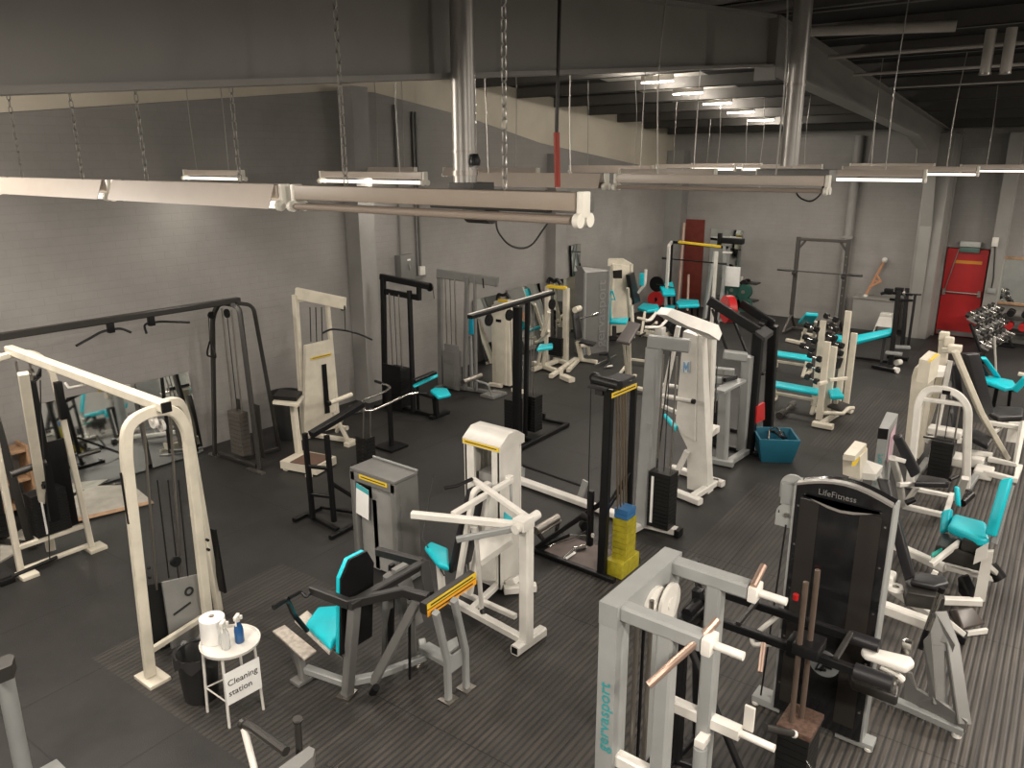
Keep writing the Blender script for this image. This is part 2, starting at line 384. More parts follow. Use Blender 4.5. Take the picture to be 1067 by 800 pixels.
# pale services pipes under the roof on the right
SP = mat('pale_pipe', (.42, .40, .37), .5)
for i, (a, b_, r) in enumerate([((9.25, 3.1, 5.42), (9.45, 1.64, 5.36), .055), ((10.75, 3.25, 5.30), (10.75, -1.5, 5.30), .022), ((12.1, 3.3, 5.20), (12.1, -1.5, 5.20), .02), ((13.4, 3.1, 5.10), (13.4, -1.5, 5.10), .012)]):
    single('ceiling_pipe', ['thick pale pipe stub under the roof by the ridge', 'long pale pipe under the roof, nearest the ridge', 'second pale pipe under the roof right of the frame', 'thinnest pale pipe under the roof, farthest from the ridge'][i], 'pipe', SP, [cy(a, b_, r)], a)
PJ = lambda x, y, d: ray(x, y)*d+V((0, 0, CAM_H))
for i, (x0, y0, x1, y1) in enumerate([(1029, 45, 1026, 78), (1053, 43, 1047, 77)]):
    t_ = Thing('heater_tube', ['short vertical grey duct hanging under the roof, left of the pair', 'short vertical grey duct hanging under the roof, right of the pair'][i], 'duct', PX(x1, y1, 10.4))
    A = PX(x1, y1, 10.4); B_ = V((A.x, A.y, 5.42))
    t_.part('duct', SP, cy(A, B_, .055)); t_.part('end_ring', STEEL, lathe(A, [(.05, 0), (.062, 0), (.062, .02), (.05, .02)]))

# flue pipes
struct('trim_40', PLAST, [cy((20.66, 5.33, 0), (20.66, 5.33, 4.6), .11, 20), bx((20.66, 5.33, 2.2), (.2, .26, .06))])
FLUE = mat('galvanised_flue', (.40, .39, .37), .38, metal=.6, var=.15, vscale=3)
f1 = Thing('heater', 'galvanised flue pipe dropping to the gas heater behind the nearest light', 'heater', (3.82, 3.3, 3.5))
f1.part('flue', FLUE, cy((3.82, 3.3, 3.96), (3.82, 3.3, 5.36), .075, 24), label='galvanised round flue')
f1.part('flue_collar', STEEL, lathe((3.82, 3.3, 4.0), [(.076, 0), (.084, 0), (.084, .03), (.076, .03)], 24)); f1.part('flue_collar', STEEL, lathe((3.82, 3.3, 4.14), [(.076, 0), (.08, 0), (.08, .012), (.076, .012)], 24))
HB = PX(475, 222, 3.82); HB2 = PX(590, 222, 3.82)
yc = 3.18
f1.part('casing', DGREY, bx((3.82, 3.02, 3.86), (.3, .9, .11), bev=.01), bx((3.82, 3.25, 3.93), (.2, .2, .06)))
f1.part('burner_box', MGREY, bx((3.82, 2.52, 3.85), (.2, .22, .09), bev=.008), label='paler box at the end of the casing')
f1.part('motor', DGREY, cy((3.74, 3.2, 3.79), (3.74, 3.02, 3.79), .07))
f1.part('loop_wire', CABLE, tb([(3.7, 2.95, 3.82), (3.68, 2.95, 3.70), (3.66, 2.83, 3.60), (3.66, 2.68, 3.60), (3.66, 2.52, 3.80)], .006, .08, 6))
f1.part('valve', BLACK, lathe((3.80, 3.20, 4.06), [(0, 0), (.03, 0), (.035, .03), (.02, .07), (0, .07)], 12))
f2 = Thing('heater', 'tall galvanised flue pipe standing against the frame apex at the ridge', 'heater', (7.95, 2.68, 3.9))
f2.part('flue', FLUE, cy((7.95, 2.68, 4.02), (7.95, 2.68, 5.70), .085, 24)); f2.part('flue_collar', STEEL, lathe((7.95, 2.68, 4.75), [(.086, 0), (.093, 0), (.093, .03), (.086, .03)], 24))
f2.part('casing', MGREY, bx((7.95, 2.6, 3.93), (.25, .7, .12), bev=.01))
f2.part('loop_wire', CABLE, tb([PX(828, 196, 7.85), PX(832, 206, 7.8), PX(845, 211, 7.8), PX(855, 203, 7.8), PX(858, 194, 7.85)], .008, .1, 6))
# red conduit in front of the frame
g = Thing('conduit', 'vertical conduit with a red lower sleeve hanging past the main beam', 'conduit', PX(581, 195, 4.4))
c0 = PX(581, 195, 4.4); c1 = PX(580, 138, 4.4); c2 = V((c0.x, c0.y, 5.15))
g.part('upper_pipe', DGREY, tb([c1, c2, c2+V((0, .35, .02))], .012, .05)); g.part('sleeve', mat('red_sleeve', (.38, .04, .02), .5), cy(c0, c1, .02), label='red sleeve')
# ------------------------------------------------------------------ fluorescent battens
TUBE_ON = mat('lit_tube', (1, .93, .80), .4, emit=.75)
TUBE_OFF = mat('unlit_tube', (.30, .25, .21), .3)
SHADED = mat('shaded_batten', (.30, .25, .20), .5)  # batten colour darkened to paint in the shade on its unlit side
REFL = mat('batten_white', (.50, .44, .385), .38)
ENDC = mat('end_cap_white', (.82, .80, .72), .4)
WIRE = mat('hanger_wire', (.36, .35, .33), .4, metal=.7)
def chain(a, b_, link=.045, r=.004):
    a, b_ = V(a), V(b_); n = max(2, int((b_-a).length/link)); out = []
    for k in range(n):
        p, q = a.lerp(b_, k/n), a.lerp(b_, (k+1.15)/n); u, v_ = frame_of(q-p); o = (u if k % 2 else v_)*.011
        out.append(tb([p, p+o+(q-p)*.2, p+o+(q-p)*.8, q, p-o+(q-p)*.8, p-o+(q-p)*.2, p], r, 0, 4))
    return out
def batten(x, ya, yb, z, label, on=True, REFL=REFL, watt=1.0, chains=False, refl=True, hang=True, light=True):
    """batten running in Y from ya (far) to yb (near) with a white body, side reflector wings and a tube below"""
    t = Thing('fluorescent_light', label, 'light fitting', (x, (ya+yb)/2, z-.08), 'fluorescent battens hung in rows')
    L_ = abs(ya-yb); yc = (ya+yb)/2
    t.part('body', REFL, bx((x, yc, z+.01), (.07, L_-.04, .07), bev=.006))
    if refl:
        for s in (-1, 1):
            t.part('reflector', REFL, prism([V((x+s*.037, yb+.03, z+.045)), V((x+s*.085, yb+.03, z-.075)), V((x+s*.089, yb+.03, z-.075)), V((x+s*.041, yb+.03, z+.047))], (0, L_-.06, 0)))
    tm = TUBE_ON if on else TUBE_OFF
    for s in (-.035, .035):
        t.part('tube', tm, cy((x+s, ya-.03, z-.06), (x+s, yb+.03, z-.06), .016, 10))
    for ye in (ya, yb):
        t.part('end_cap', ENDC, bx((x, ye, z), (.06, .03, .10), bev=.008), cy((x-.035, ye+.012, z-.06), (x-.035, ye-.012, z-.06), .028, 12), cy((x+.035, ye+.012, z-.06), (x+.035, ye-.012, z-.06), .028, 12))
    if hang:
        for f in (.22, .78):
            y = yb+(ya-yb)*f; zt_ = roof_z(x)+.185
            if chains: t.part('chain', WIRE, chain((x, y, z+.045), (x, y+.0, zt_)))
            else: t.part('hanger', WIRE, tb([(x, y, z+.045), (x+random.uniform(-.03, .03), y+random.uniform(-.04, .04), (z+zt_)/2), (x, y+random.uniform(-.06, .06), zt_)], .006, .3, 6))
    if light and on:
        ld = bpy.data.lights.new('tube_light', 'AREA'); ld.shape = 'RECTANGLE'; ld.size = .12; ld.size_y = L_-.1; ld.energy = LAMP_W*watt; ld.color = LAMP_COL
        lo = bpy.data.objects.new('tube_light', ld); COL.objects.link(lo); lo.location = (x, yc, z-.085)
    return t
ZL = 3.93
rows = [
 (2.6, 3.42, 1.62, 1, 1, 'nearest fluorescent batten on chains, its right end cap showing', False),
 (2.6, 5.28, 3.46, 0, 1, 'batten whose wide pale reflector runs left of the nearest one', True),
 (2.6, 7.10, 5.30, 0, 1, 'batten at the left edge of the picture with its end showing', True),
 (2.6, 8.95, 7.15, 0, 0, 'batten of the nearest row beyond the left picture edge', True),
 (5.9, 10.05, 8.70, 0, 1, 'short batten hung by itself close to the left wall', True),
 (5.9, 7.25, 5.60, 0, 1, 'batten just left of the near flue pipe, second row', True),
 (5.9, 5.20, 3.49, 0, 1, 'pinkish batten just right of the near flue pipe', True),
 (5.9, 3.45, 1.67, 0, 1, 'long batten right of centre ending left of the far racks', True),
 (9.1, 10.0, 8.85, 0, 1, 'small batten behind the one left of the near flue', True),
 (9.1, 8.3, 6.50, 0, 1, 'small batten directly behind the pinkish batten', True),
 (9.1, 5.25, 3.90, 0, 1, 'batten in the third row above the black hinged press', True),
 (9.1, 3.45, 1.64, 0, 1, 'batten in the third row with a white end cap at right', True),
 (12.4, 8.2, 6.45, 0, 1, 'batten in the fourth row before the cream cladding', True),
 (12.4, 3.41, 1.61, 0, 1, 'batten in the fourth row ending above the red fire door', True),
 (15.6, 8.1, 6.30, 0, 1, 'distant batten of the fifth row behind the centre flue gap', True),
 (15.6, 6.2, 4.6, 0, 1, 'distant batten of the fifth row left of the far flue', True),
 (15.6, 2.36, .60, 0, 1, 'batten running out of the right picture edge, far row', True),
 (12.4, -.4, -2.2, 0, 0, 'batten of the fourth row beyond the right picture edge', True),
 (9.1, -1.2, -3.0, 0, 0, 'batten of the third row beyond the right picture edge', True),
 (5.9, -.6, -2.4, 0, 0, 'batten of the second row beyond the right picture edge', True),
 (2.6, -.4, -2.2, 0, 0, 'batten of the nearest row right of the camera', True),
 (18.4, 8.6, 6.8, 0, 1, 'last batten by the far wall, in line with the maroon board', True),
 (18.4, 4.9, 3.2, 0, 1, 'last batten by the far wall, in line with the squat stand', True),
]
for i, (x, ya, yb, ch, hg, lab, on) in enumerate(rows): batten(x, ya-.03, yb+.03, ZL, lab, on=on and i not in (6, 7), chains=bool(ch) or x == 2.6, refl=i in (1, 2, 6, 8, 9, 12), REFL=SHADED if i == 0 else REFL, watt=.35 if i in (4, 8) else 1.0)
# unseen tubes added high under the roof to fill the room with light
for i, (x, y, d) in enumerate([(0.6, 8.2, 'between main beam and left wall'), (1.0, -1.5, 'above the stair head'), (-1.0, 3.2, 'near the front wall'), (4.5, -3.5, 'nearest over the free aisle'), (9.5, -3.5, 'second over the free aisle'), (14.5, -3.5, 'third over the free aisle'), (19.0, -3.0, 'last over the free aisle')]):
    z = roof_z(x)-.08
    t = Thing('added_tube_light', 'added unseen fill tube under the roof, '+d, 'light fitting', (x, y, z))
    t.part('body', REFL, bx((x, y, z+.04), (.08, 1.5, .07), bev=.006)); t.part('tube', TUBE_ON, cy((x, y-.74, z-.03), (x, y+.74, z-.03), .016))
    if i:
        ld = bpy.data.lights.new('fill_light', 'AREA'); ld.shape = 'RECTANGLE'; ld.size = .25; ld.size_y = 1.5; ld.energy = HIGH_W
    else:
        ld = bpy.data.lights.new('fill_light', 'POINT'); ld.shadow_soft_size = .3; ld.energy = HIGH_W*1.2  # unseen lamp added to lift the upper left wall
    ld.color = LAMP_COL
    lo = bpy.data.objects.new('fill_light', ld); COL.objects.link(lo); lo.location = (x, y, z-(.06 if i else .4))
# uplit tubes fixed high under the white roof sheets
for i, (x, y) in enumerate([(11.75, 6.85), (13.1, 6.85), (14.45, 6.9), (15.82, 6.9), (17.2, 6.95), (18.56, 7.0)]):
    t = Thing('roof_light', 'bare tube fixed between the purlins under the white roof sheets, %s from the main beam' % ['first', 'second', 'third', 'fourth', 'fifth', 'last'][i], 'light fitting', (x, y, roof_z(x)-.12), 'bare tubes high under the roof')
    z = roof_z(x)+.06
    t.part('tube', mat('bright_tube', (1, .93, .8), .4, emit=6), cy((x, y-.30, z), (x, y+.30, z), .014))
    t.part('bracket', STEEL, bx((x, y, z+.075), (.04, .62, .10)))
    ld = bpy.data.lights.new('roof_glow', 'POINT'); ld.energy = ROOF_LAMP_W; ld.color = LAMP_COL; ld.shadow_soft_size = .02
    lo = bpy.data.objects.new('roof_glow', ld); COL.objects.link(lo); lo.location = (x, y, z-.05)
# ------------------------------------------------------------------ shared gym parts
def ridged(c, sx, sy, h, n=10, rz=0, gap=.006):
    """a pile of plates as one grooved solid; c = centre of its bottom"""
    rings = []; ph = h/n
    for i in range(n):
        z0 = i*ph; rings += [(0, z0), (0, z0+ph-gap), (.008, z0+ph-gap), (.008, z0+ph)] if i < n-1 else [(0, z0), (0, z0+ph)]
    R = Matrix.Rotation(rz, 3, 'Z'); vs = []; fs = []
    for (ins, z) in rings:
        a, b_ = sx/2-ins, sy/2-ins
        for (u, v_) in ((-a, -b_), (a, -b_), (a, b_), (-a, b_)): vs.append(V(c)+R @ V((u, v_, z)))
    for i in range(len(rings)-1):
        for j in range(4): fs.append([i*4+j, i*4+(j+1) % 4, (i+1)*4+(j+1) % 4, (i+1)*4+j])
    fs.append([3, 2, 1, 0]); k = (len(rings)-1)*4; fs.append([k, k+1, k+2, k+3])
    return (vs, fs)
def stack(T, x, y, z0, h, sx, sy, ztop, m=None, n=10, rz=0, rods=.11, cable=True, pin=False):
    """weight stack with two guide rods and a cable; rods spread along the longer side"""
    m = m or STACK
    s = T.part('weight_stack', m, ridged((x, y, z0), sx, sy, h, n, rz))
    R = Matrix.Rotation(rz, 3, 'Z'); along = V((1, 0, 0)) if sx > sy else V((0, 1, 0))
    for k in (-1, 1):
        o = R @ (along*rods*k); T.part('guide_rod', STEEL, cy(V((x, y, z0+h))+o, V((x, y, ztop))+o, .011, 8))
    if cable: T.part('cable', CABLE, cy((x, y, z0+h), (x, y, ztop), .006, 6))
    if pin:
        q = V((x, y, z0+h*.55))+R @ (V((-1, 0, 0))*(sx/2+.03)); T.part('selector_pin', CHROME, cy(q, q+R @ V((.05, 0, 0)), .009, 8), parent=s)
def pulley(T, c, ax, r=.06, w_=.025, m=None, parent=None):
    p = V(ax).normalized()*w_/2
    return T.part('pulley', m or BLACK, cy(V(c)-p, V(c)+p, r, 18), cy(V(c)-p*1.5, V(c)+p*1.5, r*.3, 10), parent=parent)
def strip(T, p, q, up, h, parent=None, name='warning_label', m=None, off=.002, ink=True):
    """flat sticker between p and q, height h along up"""
    p, q = V(p), V(q); u = V(up).normalized(); n = (q-p).cross(u).normalized()
    if n.dot(V((0, 0, CAM_H))-p) < 0: n = -n
    o = T.part(name, m or YELLOW, prism([p+n*off, q+n*off, q+u*h+n*off, p+u*h+n*off], n*.003), parent=parent)
    if ink and parent is None:
        a, b_ = p.lerp(q, .06)+u*h*.38, p.lerp(q, .94)+u*h*.38
        T.part('label_print', INK, prism([a+n*(off+.0035), b_+n*(off+.0035), b_+u*h*.25+n*(off+.0035), a+u*h*.25+n*(off+.0035)], n*.0005), parent=o)
    return o
def foot_plate(c, sx=.12, sy=.08, t=.012): return bx((c[0], c[1], t/2), (sx, sy, t), bev=.003)

# ------------------------------------------------------------------ dark crossover by the wall
T = Thing('cable_crossover', 'dark grey cable crossover with a long top beam against the left wall', 'gym machine', (5.9, 9.35, 0))
T.part('top_beam', DGREY, sb([(2.2, 9.35, 2.29), (6.07, 9.35, 2.27)], .10, .075, up=(0, 0, 1)), label='dark grey top beam')
T.part('arch_frame', DGREY, sb([(5.72, 9.80, .02), (5.82, 9.62, 2.05), (5.86, 9.50, 2.24), (5.92, 9.35, 2.24), (5.97, 9.2, 2.20), (5.80, 8.84, .02)], .06, .05, .16))
T.part('rear_leg', DGREY, sb([(6.0, 9.30, 2.24), (6.2, 9.22, 2.2), (6.42, 9.24, .02)], .05, .05, .15))
T.part('base', DGREY, sb([(5.76, 9.74, .05), (5.8, 8.9, .05)], .06, .05), sb([(5.78, 9.3, .05), (6.42, 9.24, .05)], .05, .05))
T.part('foot', STEEL, bx((5.74, 9.84, .012), (.07, .2, .02)), label='bare steel foot plate'); T.part('foot', STEEL, bx((5.73, 8.84, .012), (.07, .34, .02), rz=.05), label='bare steel foot plate')
stack(T, 5.86, 9.33, .12, .62, .14, .28, 2.18, mat('brownish_plates', (.07, .062, .054), .5), 10)
T.part('stack_guard', DGREY, bx((6.0, 9.12, .46), (.02, .22, .78), bev=.004), bx((6.0, 9.5, .46), (.02, .1, .78), bev=.004))
pulley(T, (5.86, 9.33, 2.12), (1, 0, 0)); pulley(T, (5.78, 9.58, 2.08), (0, 1, 0), .05)
h_ = T.part('stirrup_handle', BLACK, tb([(5.74, 9.62, 1.72), (5.74, 9.72, 1.56), (5.74, 9.72, 1.5), (5.74, 9.52, 1.5), (5.74, 9.52, 1.56), (5.74, 9.62, 1.72)], .012, .02))
T.part('cable', CABLE, cy((5.76, 9.62, 2.05), (5.74, 9.62, 1.72), .006, 6), parent=None)
for (px, py, s) in ((115, 340, -1), (157, 331, 1)):
    c = PY(px, py, 9.35); c.z = 2.16
    b_ = T.part('grip_bracket', BLACK, bx((c.x, c.y, 2.19), (.07, .07, .13), bev=.005))
    T.part('chin_grip', BLACK, tb([c+V((-.45 if s < 0 else -.12, -.08, -.10)), c+V((-.1, 0, 0)), c+V((.12, 0, 0)), c+V((.2 if s < 0 else .46, -.08, -.06))], .015, .06), parent=b_)
# left end of the same crossover, seen behind the white one
T.part('arch_frame', DGREY, sb([(2.5, 9.78, .02), (2.6, 9.55, 2.1), (2.68, 9.35, 2.24), (2.85, 9.15, 2.1), (2.92, 8.9, .02)], .08, .06, .16))
T.part('base', DGREY, sb([(2.52, 9.74, .05), (2.92, 8.94, .05)], .06, .05))
stack(T, 2.75, 9.35, .12, .62, .14, .28, 2.15, STACK, 10)

# ------------------------------------------------------------------ white crossover in front
T = Thing('cable_crossover', 'cream cable crossover in front, its arch standing beside the waste bin', 'gym machine', (2.9, 5.8, 0))
Abeam, Bbeam = V((2.87, 5.52, 2.30)), V((2.92, 8.5, 2.31))
T.part('top_beam', WHITE, sb([Abeam, Bbeam], .085, .085, up=(0, 0, 1)), label='long cream top beam')
T.part('beam_cap', BLACK, bx((2.87, 5.51, 2.30), (.078, .012, .078)), label='black end cap')
T.part('arch_frame', WHITE, sb([(2.54, 5.71, .04), (2.56, 5.60, 2.0), (2.60, 5.60, 2.22), (2.78, 5.62, 2.27), (2.98, 5.62, 2.24), (3.08, 5.64, 2.05), (3.16, 5.84, .04)], .055, .085, .16))
T.part('rear_leg', WHITE, sb([(2.9, 5.66, 2.28), (3.08, 5.72, 2.27), (3.17, 5.80, 2.1), (3.42, 6.1, .04)], .055, .075, .16))
T.part('grip_pad', BLACK, bx((2.535, 5.62, 1.65), (.06, .022, .42), bev=.004), label='black rubber strip'); T.part('grip_pad', BLACK, bx((3.40, 5.98, .62), (.02, .10, .62), rx=-.08), label='black rubber strip')
T.part('foot', WHITE, bx((2.55, 5.70, .015), (.18, .26, .03), bev=.004)); T.part('foot', WHITE, bx((3.2, 5.86, .015), (.18, .22, .03), bev=.004))
T.part('base_bar', WHITE, sb([(2.56, 5.78, .20), (3.18, 5.9, .20)], .04, .05))
T.part('stack_cover', PANEL, prism([PY(179, 676, 5.93), PY(217, 661, 5.93), PY(209, 598, 5.93), PY(169, 607, 5.93)], (0, .02, 0)), label='grey cover plate with a dark round badge')
cc = PY(197, 616, 5.92); T.part('badge', INK, lathe(cc+V((0, -.004, 0)), [(.024, 0), (.042, 0), (.042, .006), (.024, .006)], 20, 'Y'), bx(PY(190, 634, 5.922), (.17, .003, .02), ry=-.25), parent=None)
s_ = T.part('weight_stack', STACK, prism([PY(160, 676, 5.98), PY(178, 674, 5.98), PY(168, 607, 5.98), PY(152, 610, 5.98)], (0, .16, 0)))
for k in (0, .1, .2, .3): T.part('cable', CABLE, tb([PY(164+k*110, 500, 5.78), PY(176+k*100, 602, 5.95)], .006, 0, 6))
for k in (0, .22): T.part('guide_rod', STEEL, cy((2.82+k, 5.98, .6), (2.80+k, 5.75, 2.2), .011, 8))
pulley(T, PY(160, 439, 5.66), (1, 0, 0), .055, m=WHITE2); pulley(T, PY(168, 443, 5.66), (1, 0, 0), .05, m=WHITE2)
for (px, py, xx) in ((153.5, 592, 2.50), (154.8, 602, 2.50)): T.part('bolt', BLACK, cy(PX(px, py, xx), PX(px, py, xx)+V((.02, 0, 0)), .012, 10))
for (px, py, xx) in ((217, 563, 3.10), (218, 573, 3.10)): T.part('bolt', BLACK, cy(PY(px, py, 5.70), PY(px, py, 5.70)+V((0, .03, 0)), .012, 10))
pulley(T, PY(183, 585, 5.8), (0, 1, 0), .045)
# far end
T.part('arch_frame', WHITE, sb([(2.62, 8.42, .04), (2.63, 8.44, 2.05), (2.70, 8.45, 2.24), (2.88, 8.42, 2.28), (3.12, 8.38, 2.26), (3.22, 8.36, 2.05), (3.31, 8.36, .04)], .06, .06, .16), label='cream arch of the far end')
T.part('upright', WHITE, sb([P(53, 572, .05), P(24, 389, 2.22)], .09, .06))
T.part('foot', WHITE, bx((2.64, 8.32, .02), (.16, .2, .04), bev=.005)); T.part('foot', WHITE, bx((3.34, 8.34, .02), (.18, .18, .04), bev=.005))
T.part('base_bar', WHITE, sb([(2.64, 8.40, .30), (3.30, 8.38, .30)], .05, .05)); T.part('base_bar', WHITE, sb([(2.64, 8.38, .06), (3.32, 8.38, .06)], .05, .04))
T.part('weight_stack', STACK, ridged((2.98, 8.45, .34), .34, .2, .46, 14)); T.part('number_strip', PAPER, bx((2.90, 8.346, .57), (.02, .004, .42)), label='white numbered strip')
T.part('stack_cover', BLACK, bx((3.2, 8.6, .75), (.22, .03, 1.0), bev=.005)); T.part('guide_rod', STEEL, cy((2.93, 8.45, .8), (2.93, 8.42, 2.2), .011, 8)); T.part('guide_rod', STEEL, cy((3.05, 8.45, .8), (3.05, 8.42, 2.2), .011, 8))
T.part('carriage', BLACK, bx((2.98, 8.33, 1.25), (.10, .10, 1.5), bev=.01), bx((3.22, 8.28, 1.75), (.07, .07, .4), bev=.01), label='black sliding pulley column')
T.part('adjuster', DGREY, cy((2.66, 8.3, 1.12), (2.98, 8.26, 1.16), .035)); T.part('adjuster', DGREY, cy((3.3, 8.28, 1.12), (3.5, 8.22, 1.14), .022))
T.part('cable', CABLE, tb([PY(42, 396, 8.2), PY(43, 440, 8.15), PY(50, 535, 8.2), PY(52, 585, 8.25)], .006, 0, 6))
pulley(T, PY(33, 390, 8.2), (1, 0, 0), .06, m=STEEL); pulley(T, PY(45, 505, 8.25), (1, 0, 0), .045)
T.part('stirrup_handle', BLACK, tb([PY(38, 394, 8.15), PY(42, 384, 8.15), PY(42, 392, 8.15), PY(35, 398, 8.15)], .012, .01))
hb = T.part('hanging_handle', WHITE2, tb([PX(68, 399, 2.95), PX(72, 404, 2.95), PX(88, 401, 2.95), PX(80, 392, 2.95)], .012, .01), label='pale handle hung from the beam')
T.part('floor_pulley', BLACK, bx((2.45, 8.32, .03), (.14, .07, .06), bev=.01), cy((2.5, 8.33, .05), (2.95, 8.35, .07), .02))

# ------------------------------------------------------------------ things along the left wall
def lean_mirror(x0, x1, ht, y0, y1, label, frame=None):
    t = Thing('leaning_mirror', label, 'mirror', ((x0+x1)/2, y0, 0))
    c = [V((x0, y0, .02)), V((x1, y0, .02)), V((x1, y1, ht)), V((x0, y1, ht))]
    n = (c[1]-c[0]).cross(c[3]-c[0]).normalized()
    if n.y > 0: n = -n
    t.part('backing_board', BLACK, prism([p-n*.012 for p in c], n*.010)); t.part('glass', MIRROR, prism(c, n*.004))
    return t
lean_mirror(3.62, 4.86, 1.22, 10.05, 10.21, 'wide mirror leaning on the left wall behind the cream crossover')
lean_mirror(4.93, 5.70, 1.20, 10.05, 10.21, 'narrower mirror leaning on the left wall next to the dark crossover')
T = Thing('floor_board', 'pale board lying on the floor before the leaning mirrors', 'board', (3.9, 9.4, 0))
T.part('sheet', mat('pale_ply', (.42, .40, .35), .6, var=.2), prism([P(0, 565, .02), P(0, 585, .02), P(66, 545, .02), P(160, 523, .02), P(138, 505, .02), P(95, 506, .02)], (0, 0, -.02)))
T.part('edging', WOOD, prism([P(66, 547, .022), P(160, 524, .022), P(158, 521.5, .022), P(66, 543, .022)], (0, 0, .004)), label='bare wooden edge')
T = Thing('wooden_shelf', 'low pale wooden shelf unit at the left picture edge', 'shelf', (3.0, 10.07, 0))
T.part('side_panel', WOOD, bx((3.40, 10.07, .42), (.03, .30, .84), bev=.003)); T.part('side_panel', WOOD, bx((2.4, 10.07, .42), (.03, .30, .84), bev=.003))
for z in (.1, .42, .78): T.part('shelf_board', WOOD, bx((2.9, 10.07, z), (.96, .30, .03), bev=.003))

# cleaning station: side table, sign, roll, sprays, bin
T = Thing('side_table', 'small round white tray table of the cleaning station', 'table', (2.74, 4.79, 0))
tc_ = V((2.75, 4.80, .60))
T.part('table_top', WHITE2, lathe(tc_, [(0, 0), (.20, 0), (.215, .006), (.22, .03), (.212, .03), (.205, .010), (0, .010)], 32))
legs = [V((2.60, 4.98, 0)), V((2.60, 4.69, 0)), V((2.88, 4.66, 0)), V((2.9, 4.93, 0))]
for l in legs: T.part('leg', WHITE2, cy(l, V((tc_.x+(l.x-tc_.x)*.9, tc_.y+(l.y-tc_.y)*.9, .60)), .011, 8))
T.part('leg_ring', WHITE2, tb([V((l.x, l.y, .22)).lerp(V((tc_.x, tc_.y, .22)), .04) for l in legs+[legs[0]]], .007, 0, 6))
T = Thing('paper_sign', 'white paper sign reading Cleaning station on the tray table legs', 'sign', P(250, 735, .3))
a, b_, c, d = PY(235.5, 736, 4.64), PX(270, 717, 2.905), PX(269, 692, 2.905), PY(235.5, 712, 4.64)
a = P(237, 736, .20); b_ = P(271, 720, .22); up_ = V((0, 0, 1))
a, b_ = V((2.585, 4.655, .22)), V((2.87, 4.635, .22))
T.part('sheet', PAPER, prism([a, b_, b_+V((0, 0, .27)), a+V((0, 0, .27))], (0, -.004, 0)))
T.part('lettering', INK, text_prims('Cleaning', .070, a+V((.018, -.006, .155)), b_-a, (0, 0, 1))); T.part('lettering', INK, text_prims('station', .070, a+V((.018, -.006, .07)), b_-a, (0, 0, 1)))
tt = .612
T = Thing('paper_roll', 'fat white paper towel roll standing on the tray table', 'paper roll', (2.70, 4.93, tt))
T.part('roll', PAPER, lathe((2.70, 4.93, tt), [(.02, 0), (.095, 0), (.096, .002), (.092, .19), (.075, .2), (.022, .2), (.02, .19)], 28))
T.part('core', mat('card_core', (.25, .2, .14), .8), lathe((2.70, 4.93, tt), [(.019, .001), (.021, .001), (.021, .202), (.019, .202)], 20), label='brown cardboard core')
def spray(x, y, label, body, z=tt, cap=None):
    t = Thing('spray_bottle', label, 'spray bottle', (x, y, z))
    t.part('bottle', body, lathe((x, y, z), [(0, 0), (.032, 0), (.035, .01), (.035, .10), (.028, .135), (.014, .16), (.013, .18), (0, .18)], 18))
    t.part('collar', cap or WHITE2, cy((x, y, z+.175), (x, y, z+.2), .017, 12)); t.part('nozzle', cap or WHITE2, bx((x-.008, y-.005, z+.215), (.07, .028, .035), rz=.6, bev=.008), bx((x+.022, y-.015, z+.205), (.02, .02, .03), rz=.6, bev=.005))
    t.part('trigger', cap or WHITE2, sb([(x-.028, y-.02, z+.205), (x-.036, y-.03, z+.16)], .012, .008))
spray(2.80, 4.75, 'clear blue spray bottle with white trigger, right on the tray table', mat('blue_liquid', (.02, .10, .28), .15, trans=.3))
spray(2.69, 4.76, 'colourless spray bottle in front of the paper roll', mat('clear_plastic', (.75, .76, .75), .15, trans=.6, alpha=.8), z=tt, cap=WHITE2)
T = Thing('waste_bin', 'black waste bin with liner left of the white tray table', 'bin', (2.68, 5.19, 0))
BXc, BYc = 2.68, 5.19
T.part('bucket', BIN, lathe((BXc, BYc, 0), [(0, .003), (.125, .003), (.13, .02), (.155, .37), (.163, .38), (.163, .41), (.15, .41), (.12, .03), (0, .03)], 28))
rim = []
n_ = 40
for j in range(n_):
    a = 2*PI*j/n_; rim.append(((.168+.008*math.sin(5*a)+.006*math.sin(11*a))*math.cos(a), (.168+.01*math.cos(7*a))*math.sin(a), .33+.03*math.sin(6*a)))
vs = [V((BXc+x, BYc+y, z)) for x, y, z in rim]+[V((BXc+x*1.03, BYc+y*1.03, .425+.012*math.sin(9*j))) for j, (x, y, z) in enumerate(rim)]+[V((BXc+x*.86, BYc+y*.86, .39)) for x, y, z in rim]+[V((BXc+x*.7, BYc+y*.7, .15)) for x, y, z in rim]
fs = [[r*n_+j, r*n_+(j+1) % n_, (r+1)*n_+(j+1) % n_, (r+1)*n_+j] for r in range(3) for j in range(n_)]
T.part('bin_liner', BAG, (vs, fs))

